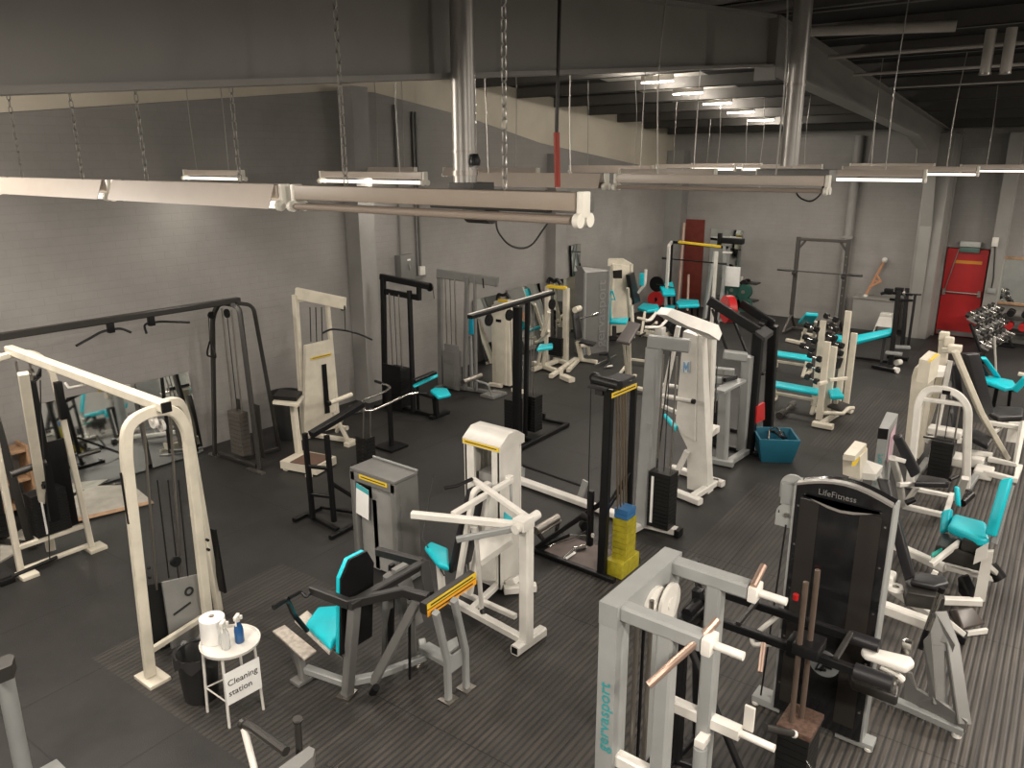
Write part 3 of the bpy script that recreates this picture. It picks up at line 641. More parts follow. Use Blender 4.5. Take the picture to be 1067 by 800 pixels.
# weighing scale, black bin behind it
T = Thing('weighing_scale', 'cream upright weighing scale with brown platform', 'scale', (6.28, 8.62, 0))
T.part('base', WHITE, prism([V((5.98, 8.62, .02)), V((6.12, 8.03, .02)), V((6.56, 8.14, .02)), V((6.42, 8.73, .02))], (0, 0, .11)))
T.part('base_foot', WHITE, bx((6.05, 8.1, .02), (.07, .07, .04))); T.part('base_foot', WHITE, bx((6.03, 8.55, .02), (.07, .07, .04)))
T.part('platform', mat('brown_ribbed_mat', (.12, .07, .05), .7), prism([V((6.02, 8.45, .132)), V((6.13, 8.08, .132)), V((6.52, 8.17, .132)), V((6.41, 8.55, .132))], (0, 0, .012)), label='brown ribbed platform')
T.part('post', WHITE, sb([(6.33, 8.66, .10), (6.36, 8.74, .93)], .10, .07)); T.part('tray', WHITE, prism([P(284, 421, .92), P(311, 424, .92), P(317, 414, .92), P(290, 411, .92)], (0, 0, .03)))
T.part('beam_head', BLACK, prism([P(285, 416, .96), P(309, 418, .96), P(315, 411, .96), P(291, 409, .96)], (0, 0, .05)), label='black balance head')
T = Thing('waste_bin', 'tall black bin standing against the wall behind the weighing scale', 'bin', (6.86, 9.62, 0))
T.part('bucket', BIN, lathe((6.86, 9.62, 0), [(0, .003), (.17, .003), (.22, .68), (.23, .69), (.23, .73), (.21, .73), (.16, .03), (0, .03)], 24))

# ------------------------------------------------------------------ cream lat pulldown
T = Thing('lat_pulldown', 'cream lat pulldown with a long curved bar near the left wall', 'gym machine', (7.1, 9.2, 0))
T.part('shroud', WHITE, prism([PY(317, 456, 9.28), PY(352, 445, 9.28), PY(345, 354, 9.28), PY(319, 360, 9.28)], (0, .06, 0)), label='cream sheet cover')
T.part('upright', WHITE, sb([(7.0, 9.40, .05), (7.05, 9.42, 2.2)], .09, .07)); T.part('upright', WHITE, sb([(7.58, 9.3, .05), (7.55, 9.32, 2.12)], .06, .06))
T.part('head_beam', WHITE, sb([(7.08, 9.42, 2.22), (7.3, 8.62, 2.12)], .07, .17, up=(0, 0, 1)), bx((7.3, 9.4, 2.12), (.5, .06, .06)))
T.part('base', WHITE, sb([(7.05, 9.4, .05), (7.26, 8.6, .05)], .07, .06), sb([(7.5, 9.4, .05), (7.6, 9.1, .05)], .07, .06), bx((6.95, 9.38, .03), (.2, .12, .05), rz=-.3, bev=.005), bx((7.24, 8.58, .03), (.26, .1, .06), bev=.005))
T.part('seat_post', WHITE, sb([(7.2, 8.62, .05), (7.1, 8.8, .5)], .06, .05), sb([(7.3, 9.0, .1), (7.25, 8.75, .45)], .05, .05))
T.part('selector_slot', BLACK, prism([PY(335.5, 380, 9.26), PY(340, 379, 9.26), PY(344, 430, 9.26), PY(339, 431, 9.26)], (0, .01, 0)), label='black selector slot')
T.part('thigh_roller', WHITE, cy(P(343, 420, .72), P(366, 411, .72), .035, 14), label='cream roller'); T.part('roller_end', BLACK, cy(P(341, 421, .72), P(343.3, 420, .72), .04, 14), label='black roller end')
T.part('seat', DGREY, pad([P(366, 430, .5), P(380, 427, .5), P(377, 419, .5), P(363, 422, .5)], .05))
strip(T, PY(324, 375, 9.27), PY(345, 370, 9.27), (0, 0, 1), .035)
for x in (324, 330, 336): T.part('cable', CABLE, cy(PY(x, 356, 9.36), PY(x-1, 320, 9.36), .008, 6))
pulley(T, PY(357, 320, 8.66), (1, 0, 0), .05); T.part('cable', CABLE, tb([PY(359, 322, 8.62), PY(360, 345, 8.62)], .006, 0, 6))
T.part('pull_bar', BLACK, tb([PY(336, 347, 8.7), PY(345, 342.5, 8.65), PY(360, 344, 8.6), PY(375, 348, 8.45), PY(388, 354, 8.35)], .014, .1), label='black curved pull bar')

# black standing frame with slanted top bar, chrome V bar
T = Thing('rowing_station', 'low black frame with slanted top bar and small weight stack', 'gym machine', (5.3, 6.9, 0))
for (x, y) in ((5.22, 6.98), (5.32, 6.72)): T.part('upright', BLACK, sb([(x, y, .04), (x, y+.02, 1.10)], .055, .055))
T.part('upright_tie', BLACK, sb([(5.22, 6.98, .35), (5.32, 6.72, .35)], .04, .04), sb([(5.22, 6.98, .7), (5.32, 6.72, .7)], .04, .04))
T.part('top_bar', BLACK, sb([(5.20, 6.86, 1.12), P(352, 436, 1.22), P(377, 421, 1.30)], .10, .07, up=(0, 0, 1)), label='slanted black top bar')
T.part('base', BLACK, sb([P(306, 542, .03), P(335, 528, .03)], .05, .05), sb([P(322, 536, .03), P(352, 552, .03)], .05, .05), sb([P(344, 560, .03), P(372, 545, .03)], .05, .05), sb([P(335, 528, .05), P(372, 534, .05)], .04, .04))
T.part('brace', BLACK, sb([(5.35, 6.75, .5), P(372, 520, .05)], .04, .04))
T.part('guide_rod', STEEL, cy(P(378, 480, .1), PX(379, 425, P(378, 480, .1).x), .01, 8)); T.part('guide_rod', STEEL, cy(P(386, 478, .1), PX(386, 425, P(386, 478, .1).x), .01, 8))
q = P(382, 484, .02); T.part('weight_stack', STACK, ridged((q.x, q.y, .02), .16, .22, .42, 8)); T.part('mast_foot', BLACK, bx((q.x, q.y, .015), (.3, .3, .02)))
T = Thing('row_handle', 'wide chrome V-shaped handle between the low black frame and the black pulldown', 'handle', P(408, 418, .9))
zz = .92
T.part('bar', CHROME, tb([P(398, 400, zz), P(404, 401, zz), P(407, 404, zz), P(401, 408, zz), P(378, 417, zz), P(380, 428, zz), P(390, 427, zz), P(425, 411, zz), P(436, 409, zz), P(443, 409, zz)], .016, .06), label='bent chrome bar')
T.part('grip', BLACK, cy(P(391, 397, zz), P(400, 400, zz), .022, 10)); T.part('grip', BLACK, cy(P(436, 409, zz), P(446, 410, zz), .022, 10))
b_ = P(405, 404, zz); T.part('stand', BLACK, sb([(b_.x, b_.y, 0), (b_.x, b_.y, zz)], .06, .06), bx((b_.x, b_.y, .02), (.35, .35, .03)))
T.part('stand', BLACK, sb([P(436, 428, .02), P(436, 409, zz)*0+V((P(436, 428, .02).x, P(436, 428, .02).y, .55))], .04, .04))

# ------------------------------------------------------------------ black lat pulldown with teal seat
T = Thing('lat_pulldown', 'black lat pulldown with teal seat and thigh pad', 'gym machine', (8.85, 9.1, 0))
T.part('upright', BLACK, sb([(8.86, 9.58, .04), (8.93, 9.55, 2.22)], .09, .07)); T.part('upright', BLACK, sb([(8.82, 8.86, .04), (8.98, 9.0, 2.05)], .07, .07))
T.part('head_beam', BLACK, sb([(8.93, 9.60, 2.23), (9.05, 8.60, 2.14)], .08, .10, up=(0, 0, 1)), sb([(8.94, 9.5, 1.99), (9.03, 8.84, 1.94)], .07, .09, up=(0, 0, 1)), sb([(9.03, 8.84, 1.9), (9.04, 8.84, 2.16)], .07, .07))
pulley(T, (9.06, 8.62, 2.13), (1, 0, 0), .07); T.part('cable', CABLE, cy((9.07, 8.56, 2.1), (9.07, 8.54, 1.95), .006, 6))
stack(T, 8.87, 9.25, .08, .66, .24, .36, 1.98, STACK, 12)
T.part('stack_guard', BLACK, bx((8.74, 9.25, .42), (.012, .40, .78)))
T.part('base', BLACK, sb([(8.86, 9.58, .04), (8.90, 8.46, .04)], .07, .06), bx((9.0, 8.44, .03), (.42, .10, .05), bev=.004), bx((8.86, 9.6, .03), (.4, .08, .05), bev=.004))
T.part('seat_post', BLACK, sb([P(455, 434, .03), P(453, 412, .40)], .09, .07)); T.part('seat_arm', BLACK, sb([P(432, 408, .50), P(452, 414, .44)], .06, .05))
T.part('thigh_pad', TEAL, pad([P(431, 400, .62), P(433, 403, .58), P(457, 392, .58), P(456, 388, .62)], .05), label='teal padded roller'); T.part('thigh_bar', BLACK, sb([P(431, 397, .68), P(453, 388, .68)], .09, .05))
T.part('seat', TEAL, pad([P(448, 406, .50), P(456, 413, .50), P(470, 410, .50), P(466, 404, .50), P(453, 403, .50)], .06, bev=.03), label='teal seat')

# wall switch box and conduits
T = Thing('switch_box', 'grey electrical switch box on the left wall above the black pulldown', 'switch box', (10.2, 10.2, 2.2))
a = PY(423, 278, 10.15)
T.part('enclosure', MGREY, bx((a.x, 10.17, a.z), (.36, .16, .44), bev=.01)); T.part('lever', STEEL, sb([(a.x-.02, 10.05, a.z+.06), (a.x+.0, 10.04, a.z-.05)], .02, .02), label='steel lever')
T.part('nameplate', PAPER, bx((a.x+.02, 10.087, a.z+.13), (.08, .004, .03)), label='pale plate')
T.part('conduit', MGREY, tb([(a.x-.05, 10.22, a.z+.2), (a.x-.05, 10.22, 5.0)], .018)); T.part('conduit', MGREY, tb([(a.x+.38, 10.22, a.z-.25), (a.x+.38, 10.22, 3.4), (a.x+.38, 10.22, 4.9)], .022)); T.part('conduit', MGREY, tb([(a.x+.46, 10.22, a.z-.15), (a.x+.46, 10.22, 4.9)], .022))
T.part('socket_outlet', WHITE2, bx((a.x+.44, 10.2, a.z-.12), (.14, .09, .16), bev=.01), label='white socket'); T.part('trunking', MGREY, bx((a.x+.30, 10.21, a.z-.23), (.5, .06, .05)))

# ------------------------------------------------------------------ grey lat machine
T = Thing('lat_pulldown', 'grey lat pulldown column between the black pulldown and the cream cabinets', 'gym machine', (10.4, 9.3, 0))
T.part('upright', MGREY, sb([(10.28, 9.58, .04), (10.32, 9.56, 2.12)], .10, .07)); T.part('upright', MGREY, sb([(10.36, 9.06, .04), (10.42, 9.0, 2.1)], .08, .07)); T.part('upright', MGREY, sb([(10.40, 8.82, .04), (10.46, 8.86, 2.1)], .05, .05))
T.part('head_beam', MGREY, sb([(10.3, 9.6, 2.13), (10.6, 8.45, 2.04)], .08, .16, up=(0, 0, 1)))
stack(T, 10.32, 9.32, .08, .66, .2, .28, 2.05, MGREY, 3)
T.part('stack_cover', MGREY, bx((10.25, 9.26, .45), (.02, .34, .84), bev=.004))
T.part('base', MGREY, sb([(10.1, 9.55, .04), (10.35, 9.5, .04)], .07, .06), sb([(10.3, 9.6, .04), (10.55, 8.3, .04)], .07, .06))
pulley(T, (10.6, 8.5, 2.0), (1, 0, 0), .05, m=STEEL); T.part('snap_hook', BLACK, tb([PY(503, 290, 8.45), PY(504, 300, 8.45)], .012))
T.part('knee_roller', STEEL, cy(P(482, 398, .35), P(501, 391, .35), .05, 14), label='steel roller'); T.part('foot_rest', MGREY, bx((10.45, 8.45, .03), (.4, .3, .05), bev=.006))
T.part('seat_frame', LGREY, tb([P(494, 404, .1), P(494, 396, .3), P(508, 400, .3), P(512, 411, .05)], .02, .05))
T.part('post', LGREY, sb([P(492, 404, .03), PX(490, 350, P(492, 404, .03).x+.05)], .06, .05)); 
b_ = P(492, 404, .03)
T.part('back_pad', mat('sky_teal_vinyl', (.01, .42, .62), .35), bx(PX(489.5, 338.5, b_.x-.0), (.05, .17, .34), rz=.15, bev=.02), label='blue-teal pad')
def up(p, z): return V((p[0], p[1], z))
def vert(x, y, y2):
    """point standing over the floor point seen at (x, y), at the level seen at height line y2"""
    b_ = P(x, y); lo, hi = -1.0, 12.0
    for _ in range(50):
        m = (lo+hi)/2; q = V((b_.x, b_.y, m-CAM_H)); yy = 400+CAM_F*AY_(q)/AZ_(q)
        if yy > y2: lo = m
        else: hi = m
    return V((b_.x, b_.y, lo))
def AY_(q): return AX[1]*q.x+AY[1]*q.y+AZ[1]*q.z
def AZ_(q): return AX[2]*q.x+AY[2]*q.y+AZ[2]*q.z
# ------------------------------------------------------------------ seated row / pec machine with the yellow beam
T = Thing('seated_press', 'grey seated press with teal seat, dark lever arms and yellow-labelled beam', 'gym machine', (3.7, 4.2, 0))
G = MGREY; LV = mat('black_lever_paint', (.014, .0135, .013), .42); WORN = mat('worn_white_plate', (.55, .50, .44), .5, var=.35, vscale=25)
T.part('foot_plate', WORN, prism([P(284, 657, .33), P(296.6, 651, .33), P(329.5, 677.5, .33), P(317, 686.5, .33)], (0, 0, -.015)), label='worn steel foot plate')
T.part('foot_post', G, sb([(3.27, 4.66, .03), (3.28, 4.72, .30)], .06, .06), sb([(3.30, 4.7, .05), (3.33, 4.96, .31)], .05, .05), bx((3.3, 4.70, .02), (.20, .12, .03), bev=.004))
T.part('seat_base', WORN, prism([P(307, 646, .45), P(320, 636, .45), P(352, 664, .45), P(343, 680, .45)], (0, 0, -.02)), label='worn steel seat plate')
T.part('seat', TEAL, pad([P(318, 648, .52), P(331, 631, .52), P(362, 629, .52), P(362, 650, .52), P(344, 672, .52)], .07, bev=.03), label='teal seat')
B0, B1 = V((3.28, 4.25, .46)), V((3.60, 4.25, .46)); T0, T1 = V((3.40, 4.19, 1.20)), V((3.55, 4.19, 1.25))
T.part('backrest', TEAL, pad([B0, B1, V((3.62, 4.20, 1.12)), T1, V((3.38, 4.19, 1.25)), V((3.30, 4.20, 1.12))], .045, nrm=(0, 1, 0), bev=.015), label='teal padded backrest')
T.part('backrest_board', BLACK, prism([p+V((0, -.05, 0)) for p in (B0, B1, V((3.62, 4.20, 1.12)), T1, V((3.38, 4.19, 1.25)), V((3.30, 4.20, 1.12)))], (0, -.02, 0)), label='black back of the backrest')
T.part('upright', G, sb([(3.38, 4.26, .03), (3.35, 4.06, .93)], .07, .09)); T.part('upright', G, sb([(3.85, 4.30, .1), (3.70, 4.06, 1.0)], .06, .08))
T.part('foot', STEEL, bx((3.38, 4.27, .012), (.14, .12, .02), rz=.3)); T.part('foot', STEEL, bx((4.0, 4.12, .012), (.14, .12, .02), rz=.3))
T.part('base', LGREY, sb([(3.30, 4.66, .12), (3.38, 4.27, .12), (3.55, 4.16, .12)], .07, .06), sb([(3.55, 4.16, .12), P(442, 685, .14), P(440, 668, .16)], .06, .06), sb([P(442, 674, .2), P(470, 690, .22)], .12, .05))
T.part('diagonal_strut', G, sb([(3.55, 4.14, .08), (3.66, 3.72, .92)], .06, .07)); T.part('strut', G, sb([(3.98, 4.12, .03), P(428, 625, .85)], .06, .06))
f2, f3 = V((3.83, 3.59, 0)), V((4.02, 3.57, 0))
T.part('leg', LGREY, sb([f2, up(f2, .36), P(454, 638, .94)], .05, .05)); T.part('leg', LGREY, sb([f3, up(f3, .36), P(473, 625, .94)], .05, .05))
T.part('foot', STEEL, bx((f2.x, f2.y, .008), (.12, .12, .014))); T.part('foot', STEEL, bx((f3.x, f3.y, .008), (.12, .12, .014)))
T.part('gusset_plate', LGREY, prism([P(463, 683, .36), P(478, 672, .36), P(476, 663, .40), P(461, 671, .40)], (0, 0, -.02)), bx((3.93, 3.59, .30), (.20, .02, .14)))
T.part('cross_beam', LV, sb([P(441, 634, .96), P(492, 600, .96)], .07, .09, up=(0, 0, 1)), label='dark beam carrying two yellow labels')
a, b_ = P(441, 634, .96)+V((0, 0, -.03)), P(492, 600, .96)+V((0, 0, -.03))
dn = V((0, -.040, 0))
T.part('warning_label', YELLOW, prism([a+dn+V((0, 0, .035)), b_+dn+V((0, 0, .035)), b_+dn+V((0, 0, .080)), a+dn+V((0, 0, .080))], (0, -.003, 0))); l2 = T.part('warning_label', mat('orange_label', (.80, .36, .02), .5), prism([a+dn+V((0, 0, -.025)), b_+dn+V((0, 0, -.025)), b_+dn+V((0, 0, .025)), a+dn+V((0, 0, .025))], (0, -.003, 0)), label='orange warning label')
for zz in (.05, -.008): T.part('label_print', INK, prism([a.lerp(b_, .06)+dn+V((0, -.0035, zz)), a.lerp(b_, .92)+dn+V((0, -.0035, zz)), a.lerp(b_, .92)+dn+V((0, -.0035, zz+.013)), a.lerp(b_, .06)+dn+V((0, -.0035, zz+.013))], (0, -.0005, 0)), parent=l2)
T.part('lever_arm', LV, sb([P(325, 614, 1.0), (3.24, 4.0, 1.0), P(420, 616, .99), P(446, 623, .98)], .06, .075, up=(0, 0, 1)), label='dark near lever arm'); T.part('lever_arm', LV, sb([P(393, 574, 1.0), (4.0, 3.98, 1.0)], .055, .07, up=(0, 0, 1)), label='dark far lever arm')
T.part('lever_cross', LV, sb([(3.22, 3.97, 1.0), (4.02, 3.97, 1.0)], .07, .06, up=(0, 0, 1))); T.part('lever_post', LV, sb([(4.0, 3.96, 1.0), P(447, 620, .9)], .08, .07))
T.part('hand_grip', BLACK, tb([P(285, 633, 1.0), P(299, 624, 1.0), P(306, 640, .75), P(320, 657, .55)], .02, .05), tb([P(301, 623, 1.0), P(314, 616, 1.0), P(319, 622, .97), P(326, 614, 1.0)], .014, .02), label='black bent grip')
T.part('seat_slide', CHROME, cy(P(330, 662, .38), P(358, 686, .28), .012, 10), label='chrome slide rod')
T.part('adjuster_strap', BLACK, bx((3.78, 4.14, .62), (.05, .03, .85), rx=.08, bev=.004)); T.part('lever_housing', G, prism([(3.75, 4.0, .5), (3.95, 4.0, .5), (3.85, 4.05, 1.05), (3.72, 4.05, 1.05)], (0, -.05, 0)))
T.part('chain', BLACK, cy((3.72, 3.9, .12), (3.72, 3.86, .9), .012, 8)); T.part('buffer', BLACK, cy(P(392, 716, .1), P(388, 722, .0), .03, 10))

T = Thing('weight_tower', 'grey weight tower with yellow label and white notice behind the teal-seated press', 'gym machine', (5.0, 5.4, 0))
def tower(T, x0, x1, y0, y1, h, m, slope=.12, top=None):
    T.part('housing', m, bx((x0+.03, y0+.03, h/2), (.06, .06, h), bev=.006), bx((x0+.03, y1-.03, h/2), (.06, .06, h), bev=.006), bx((x1-.02, (y0+y1)/2, h/2), (.03, y1-y0-.02, h-.02)), bx(((x0+x1)/2, y0+.02, h/2), (x1-x0, .03, h-.01), bev=.004), bx(((x0+x1)/2, y1-.02, h/2), (x1-x0, .03, h-.01), bev=.004))
    T.part('top_cover', top or m, prism([V((x0, y0, h)), V((x1, y0, h)), V((x1, y0, h+slope)), V((x0+.08, y0, h+slope)), V((x0, y0, h+.02))], (0, y1-y0, 0)))
x0, x1, y0, y1 = 4.82, 5.14, 5.14, 5.78
T.part('housing', G, bx((x0+.03, y0+.03, .55), (.06, .07, 1.06), bev=.006), bx((x0+.03, y1-.03, .55), (.06, .07, 1.06), bev=.006), bx(((x0+x1)/2, y0+.02, .55), (x1-x0, .04, 1.06), bev=.004), bx(((x0+x1)/2, y1-.02, .55), (x1-x0, .04, 1.06), bev=.004), bx((x0+.03, (y0+y1)/2, 1.03), (.06, y1-y0, .1), bev=.006))
T.part('top_cover', G, bx(((x0+x1)/2, (y0+y1)/2, 1.10), (x1-x0, y1-y0, .03), ry=0, bev=.004)); T.part('cover_rail', LGREY, sb([(x1, y0, 1.13), (x1, y1, 1.13)], .02, .02))
T.part('back_panel', G, bx((x1-.03, (y0+y1)/2, .52), (.02, y1-y0-.06, 1.0))); T.part('front_panel', PANEL, bx((x0+.06, y0+.24, .50), (.012, .30, .92))); T.part('front_panel', PANEL, bx((x0+.06, y1-.19, .42), (.012, .24, .78)))
strip(T, (x0-.002, y1-.14, 1.03), (x0-.002, y0+.1, 1.03), (0, 0, 1), .045)
n = T.part('notice', PAPER, prism([PX(371, 503, x0-.01), PX(384, 511, x0-.01), PX(384, 542, x0-.01), PX(371, 534, x0-.01)], (.004, 0, 0)), label='white exercise notice'); T.part('notice_heading', mat('notice_teal', (.05, .35, .38), .6), prism([PX(371, 503, x0-.013), PX(384, 511, x0-.013), PX(384, 516, x0-.013), PX(371, 508, x0-.013)], (.002, 0, 0)), parent=n, label='teal heading band')
stack(T, (x0+x1)/2, 5.42, .06, .35, .2, .22, 1.0, STACK, 8)
T.part('foot', LGREY, bx((5.0, 5.14, .03), (.4, .10, .05), bev=.005)); T.part('foot', LGREY, bx((5.0, 5.76, .03), (.4, .10, .05), bev=.005))
T.part('cable', CABLE, tb([(5.22, 5.0, 1.08), P(440, 560, .62), P(463, 600, .35)], .006, 0, 6))

# ------------------------------------------------------------------ white seated chest press with crossed arms
T = Thing('chest_press', 'white chest press with crossed lever arms and tall cabinet, centre of the room', 'gym machine', (4.95, 4.1, 0))
W = WHITE2
cx0, cx1, cy0, cy1 = 5.30, 5.62, 4.22, 4.66
T.part('cabinet', W, prism([V((cx0, cy0, .05)), V((cx0, cy1, .05)), V((cx0, cy1, 1.50)), V((cx0, cy1-.12, 1.50)), V((cx0, cy1-.12, 1.12)), V((cx0, cy0+.10, 1.12)), V((cx0, cy0+.10, 1.50)), V((cx0, cy0, 1.50))], (.03, 0, 0)), bx(((cx0+cx1)/2, cy0+.02, .78), (cx1-cx0, .03, 1.46), bev=.004), bx(((cx0+cx1)/2, cy1-.02, .78), (cx1-cx0, .03, 1.46), bev=.004), bx((cx1, (cy0+cy1)/2, .78), (.02, cy1-cy0, 1.46)), label='white sheet cabinet with a window')
T.part('top_cover', W, prism([V((cx0-.01, cy0-.01, 1.48)), V((cx0-.01, cy0-.01, 1.54)), V((cx0+.12, cy0-.01, 1.63)), V((cx1-.06, cy0-.01, 1.63)), V((cx1+.05, cy0-.01, 1.56)), V((cx1+.05, cy0-.01, 1.48))], (0, cy1-cy0+.02, 0)))
strip(T, (cx0-.012, cy1, 1.49), (cx0-.012, cy0, 1.49), (0, 0, 1), .04)
T.part('lower_cover', W, prism([V((cx0-.03, cy0+.06, .14)), V((cx0-.03, cy0+.16, .10)), V((cx0-.03, cy1-.12, .10)), V((cx0-.03, cy1-.06, .16)), V((cx0-.03, cy1-.06, .60)), V((cx0-.03, cy0+.06, .60))], (.04, 0, 0)))
stack(T, 5.46, 4.44, .7, .5, .18, .20, 1.46, PANEL, 6)
L0 = V((4.74, 3.5, 0))
T.part('front_upright', W, sb([(4.74, 3.50, .08), (4.74, 3.50, 1.18)], .10, .10), label='thick white upright'); T.part('foot', W, sb([(4.60, 3.52, .05), (4.99, 3.50, .05)], .09, .09, up=(0, 0, 1)), label='white foot beam'); T.part('foot_end', BLACK, bx((4.598, 3.52, .05), (.008, .06, .06)))
T.part('foot', W, sb([(5.32, 4.2, .05), (5.55, 3.98, .05)], .09, .08, up=(0, 0, 1))); T.part('foot_riser', W, sb([(5.4, 4.2, .1), (5.4, 4.1, .16)], .1, .06))
T.part('base', W, sb([(4.74, 3.55, .08), (4.84, 4.55, .08)], .07, .07, up=(0, 0, 1)), sb([(4.98, 3.8, .08), (5.0, 4.5, .08)], .05, .05, up=(0, 0, 1)), sb([(4.8, 4.2, .07), (5.4, 4.3, .07)], .06, .06))
bb, bt = V((4.74, 4.40, .45)), V((4.86, 4.24, 1.28))
T.part('backrest', VINYL, pad([bb+V((-.02, 0, 0)), bb+V((.28, 0, 0)), bt+V((.22, 0, 0)), bt+V((-.02, 0, 0))], .06, nrm=(0, 1, 0)), label='black padded backrest'); T.part('back_frame', W, sb([bb+V((-.02, -.09, -.3)), bt+V((-.02, -.09, 0)), bt+V((.2, -.09, 0)), bb+V((.2, -.09, -.3))], .05, .05, .04))
T.part('seat', TEAL, pad([P(442, 568, .55), P(449, 563, .55), P(467, 570, .55), P(468, 590, .55), P(456, 586, .55)], .07, bev=.03), label='teal seat'); T.part('seat_post', W, sb([(4.82, 4.55, .08), (4.84, 4.6, .48)], .06, .06))
J = V((4.70, 3.50, 1.22))
T.part('pivot_block', W, bx(J, (.16, .12, .10), bev=.01), cy(J+V((-.12, 0, -.02)), J+V((.2, 0, .0)), .04, 14), label='white pivot block')
T.part('lever_arm', W, sb([P(429, 536, 1.20), P(541, 547, 1.20)], .06, .06, up=(0, 0, 1)), label='long horizontal white lever'); T.part('lever_arm', W, sb([P(493.5, 500, 1.32), P(552, 541, 1.24)], .05, .05, up=(0, 0, 1)), label='white lever crossing to the backrest top'); T.part('lever_arm', W, sb([P(472, 536, 1.22), P(533, 500, 1.3)], .05, .05, up=(0, 0, 1)), label='white lever crossing to the cabinet'); T.part('lever_arm', LGREY, sb([P(476, 562, 1.08), P(534, 551, 1.18)], .045, .05, up=(0, 0, 1)), label='greyish lower lever')
T.part('hand_grip', BLACK, tb([P(463, 508, 1.32), P(476, 506, 1.32), P(492, 499, 1.34)], .018, .03), label='black grip'); T.part('lever_end', W, bx(P(531, 500, 1.3), (.06, .06, .09), bev=.01)); T.part('end_rod', LGREY, cy(P(532, 504, 1.28), P(533, 524, 1.12), .012, 8))
T.part('link_strut', W, cy(P(495, 540, 1.12), P(502, 636, .12), .022, 12), cy(P(494, 548, 1.12), P(495.5, 560, 1.0), .032, 12)); T.part('link_joint', BLACK, cy(P(503, 634, .14), P(503.5, 640, .1), .03, 10))
T.part('second_seat', TEAL, pad([P(525, 531, .95), P(540, 543, .95), P(524, 541, .95)], .05), label='teal pad behind the crossed arms'); T.part('seat_cover', W, prism([P(498, 563, .75), P(530, 548, .85), P(533, 562, .75), P(500, 585, .6)], (.03, 0, -.06)))

# ------------------------------------------------------------------ black pulley tower with yellow weights
T = Thing('pulley_tower', 'tall black pulley tower with yellow and blue weight plates', 'gym machine', (6.3, 3.8, 0))
T.part('upright', BLACK, sb([(6.20, 3.62, .03), (6.20, 3.60, 2.0)], .09, .07), label='thick black upright'); T.part('upright', BLACK, sb([(6.66, 3.59, .03), (6.68, 3.60, 1.92)], .06, .05), label='thinner black upright')
T.part('top_plate', RUBBER, bx((6.42, 3.70, 2.0), (.58, .20, .03), bev=.006), bx((6.42, 3.70, 1.95), (.5, .08, .06)))
T.part('top_roller', BLACK, cy(P(619, 395, 2.08), P(646, 402, 2.08), .045, 16), label='black roller at the top'); pulley(T, (6.3, 3.82, 2.04), (1, 0, 0), .06)
strip(T, P(637, 415, 1.95), P(663, 404, 1.95), (0, 0, 1), .05)
T.part('base', BLACK, sb([(6.18, 4.50, .03), (6.15, 3.44, .03)], .06, .05, up=(0, 0, 1)), sb([(6.15, 3.62, .03), (6.74, 3.56, .03)], .05, .05, up=(0, 0, 1)), sb([(6.66, 3.75, .03), (6.66, 3.44, .03)], .05, .05, up=(0, 0, 1)), sb([(6.18, 4.48, .03), (6.7, 4.36, .03)], .05, .05, up=(0, 0, 1)), label='black floor frame')
T.part('brace', BLACK, sb([(6.20, 4.44, .06), (6.42, 3.72, .74)], .05, .05)); T.part('brace', BLACK, sb([(6.22, 3.60, .74), (6.67, 3.60, .98)], .04, .05))
stkp = T.part('weight_stack', YPLATE, ridged((6.42, 3.50, .05), .20, .16, .56, 9), label='yellow plates'); T.part('top_plates', BLUEP, ridged((6.42, 3.50, .62), .17, .15, .10, 2), label='blue plates'); T.part('stack_base', YPLATE, bx((6.42, 3.51, .09), (.36, .20, .17), bev=.008), label='yellow base block')
for k in (-.08, -.02, .04, .09): T.part('guide_rod', mat('bronze_rod', (.25, .20, .14), .35, metal=.8), cy((6.42+k, 3.54, .70), (6.42+k, 3.60, 1.95), .010, 8), parent=None)
T.part('cable', CABLE, cy(P(616, 396, 2.05), P(616, 395, 2.05)*0+V((P(616, 396, 2.05).x, P(616, 396, 2.05).y, .3)), .006, 6))
T.part('pulley_carriage', BLACK, bx((6.34, 3.86, .52), (.05, .06, .62), bev=.005), cy((6.34, 3.95, .52), (6.34, 3.86, .52), .05, 14)); T.part('carriage_knob', WHITE2, cy((6.33, 3.82, .35), (6.30, 3.80, .35), .018, 10), label='white knob')
T.part('floor_sheet', mat('brown_board', (.13, .10, .09), .6, var=.2), bx((6.45, 4.02, .012), (.5, .72, .012)), label='brown floor sheet')
T.part('foot_roller', STEEL, cy(P(558, 553, .28), P(581, 539, .28), .045, 16), cy(P(563, 556, .22), P(584, 542, .22), .02, 12), label='steel foot roller'); T.part('roller_bracket', DGREY, sb([P(556, 550, .3), P(569, 566, .05)], .07, .03), sb([P(583, 536, .3), P(580, 553, .05)], .04, .03))
for i, (a, b_) in enumerate([((588, 583), (600, 575)), ((597, 574), (611, 571))]):
    t = Thing('cable_attachment', ['chrome D-shaped handle lying nearer on the brown floor sheet', 'chrome D-shaped handle lying farther on the brown floor sheet'][i], 'handle', P(*a, .03), 'D-shaped handles on the brown floor sheet')
    A, B_ = P(*a, .035), P(*b_, .035); n_ = V((.06, .045, 0))
    t.part('loop', CHROME, tb([A, A+n_, B_+n_, B_, A], .007, .01, 8)); t.part('grip', PAPER if i == 0 else DGREY, cy(A.lerp(B_, .1), A.lerp(B_, .9), .014, 10))
t = Thing('short_bar', 'thin chrome bar with dark plates lying behind the handles', 'bar', P(590, 560, .04)); t.part('bar', CHROME, cy(P(575, 556, .04), P(616, 558, .04), .008, 8)); t.part('disc', BLACK, cy(P(609, 546, .07), P(611, 548.5, .07), .07, 18)); 
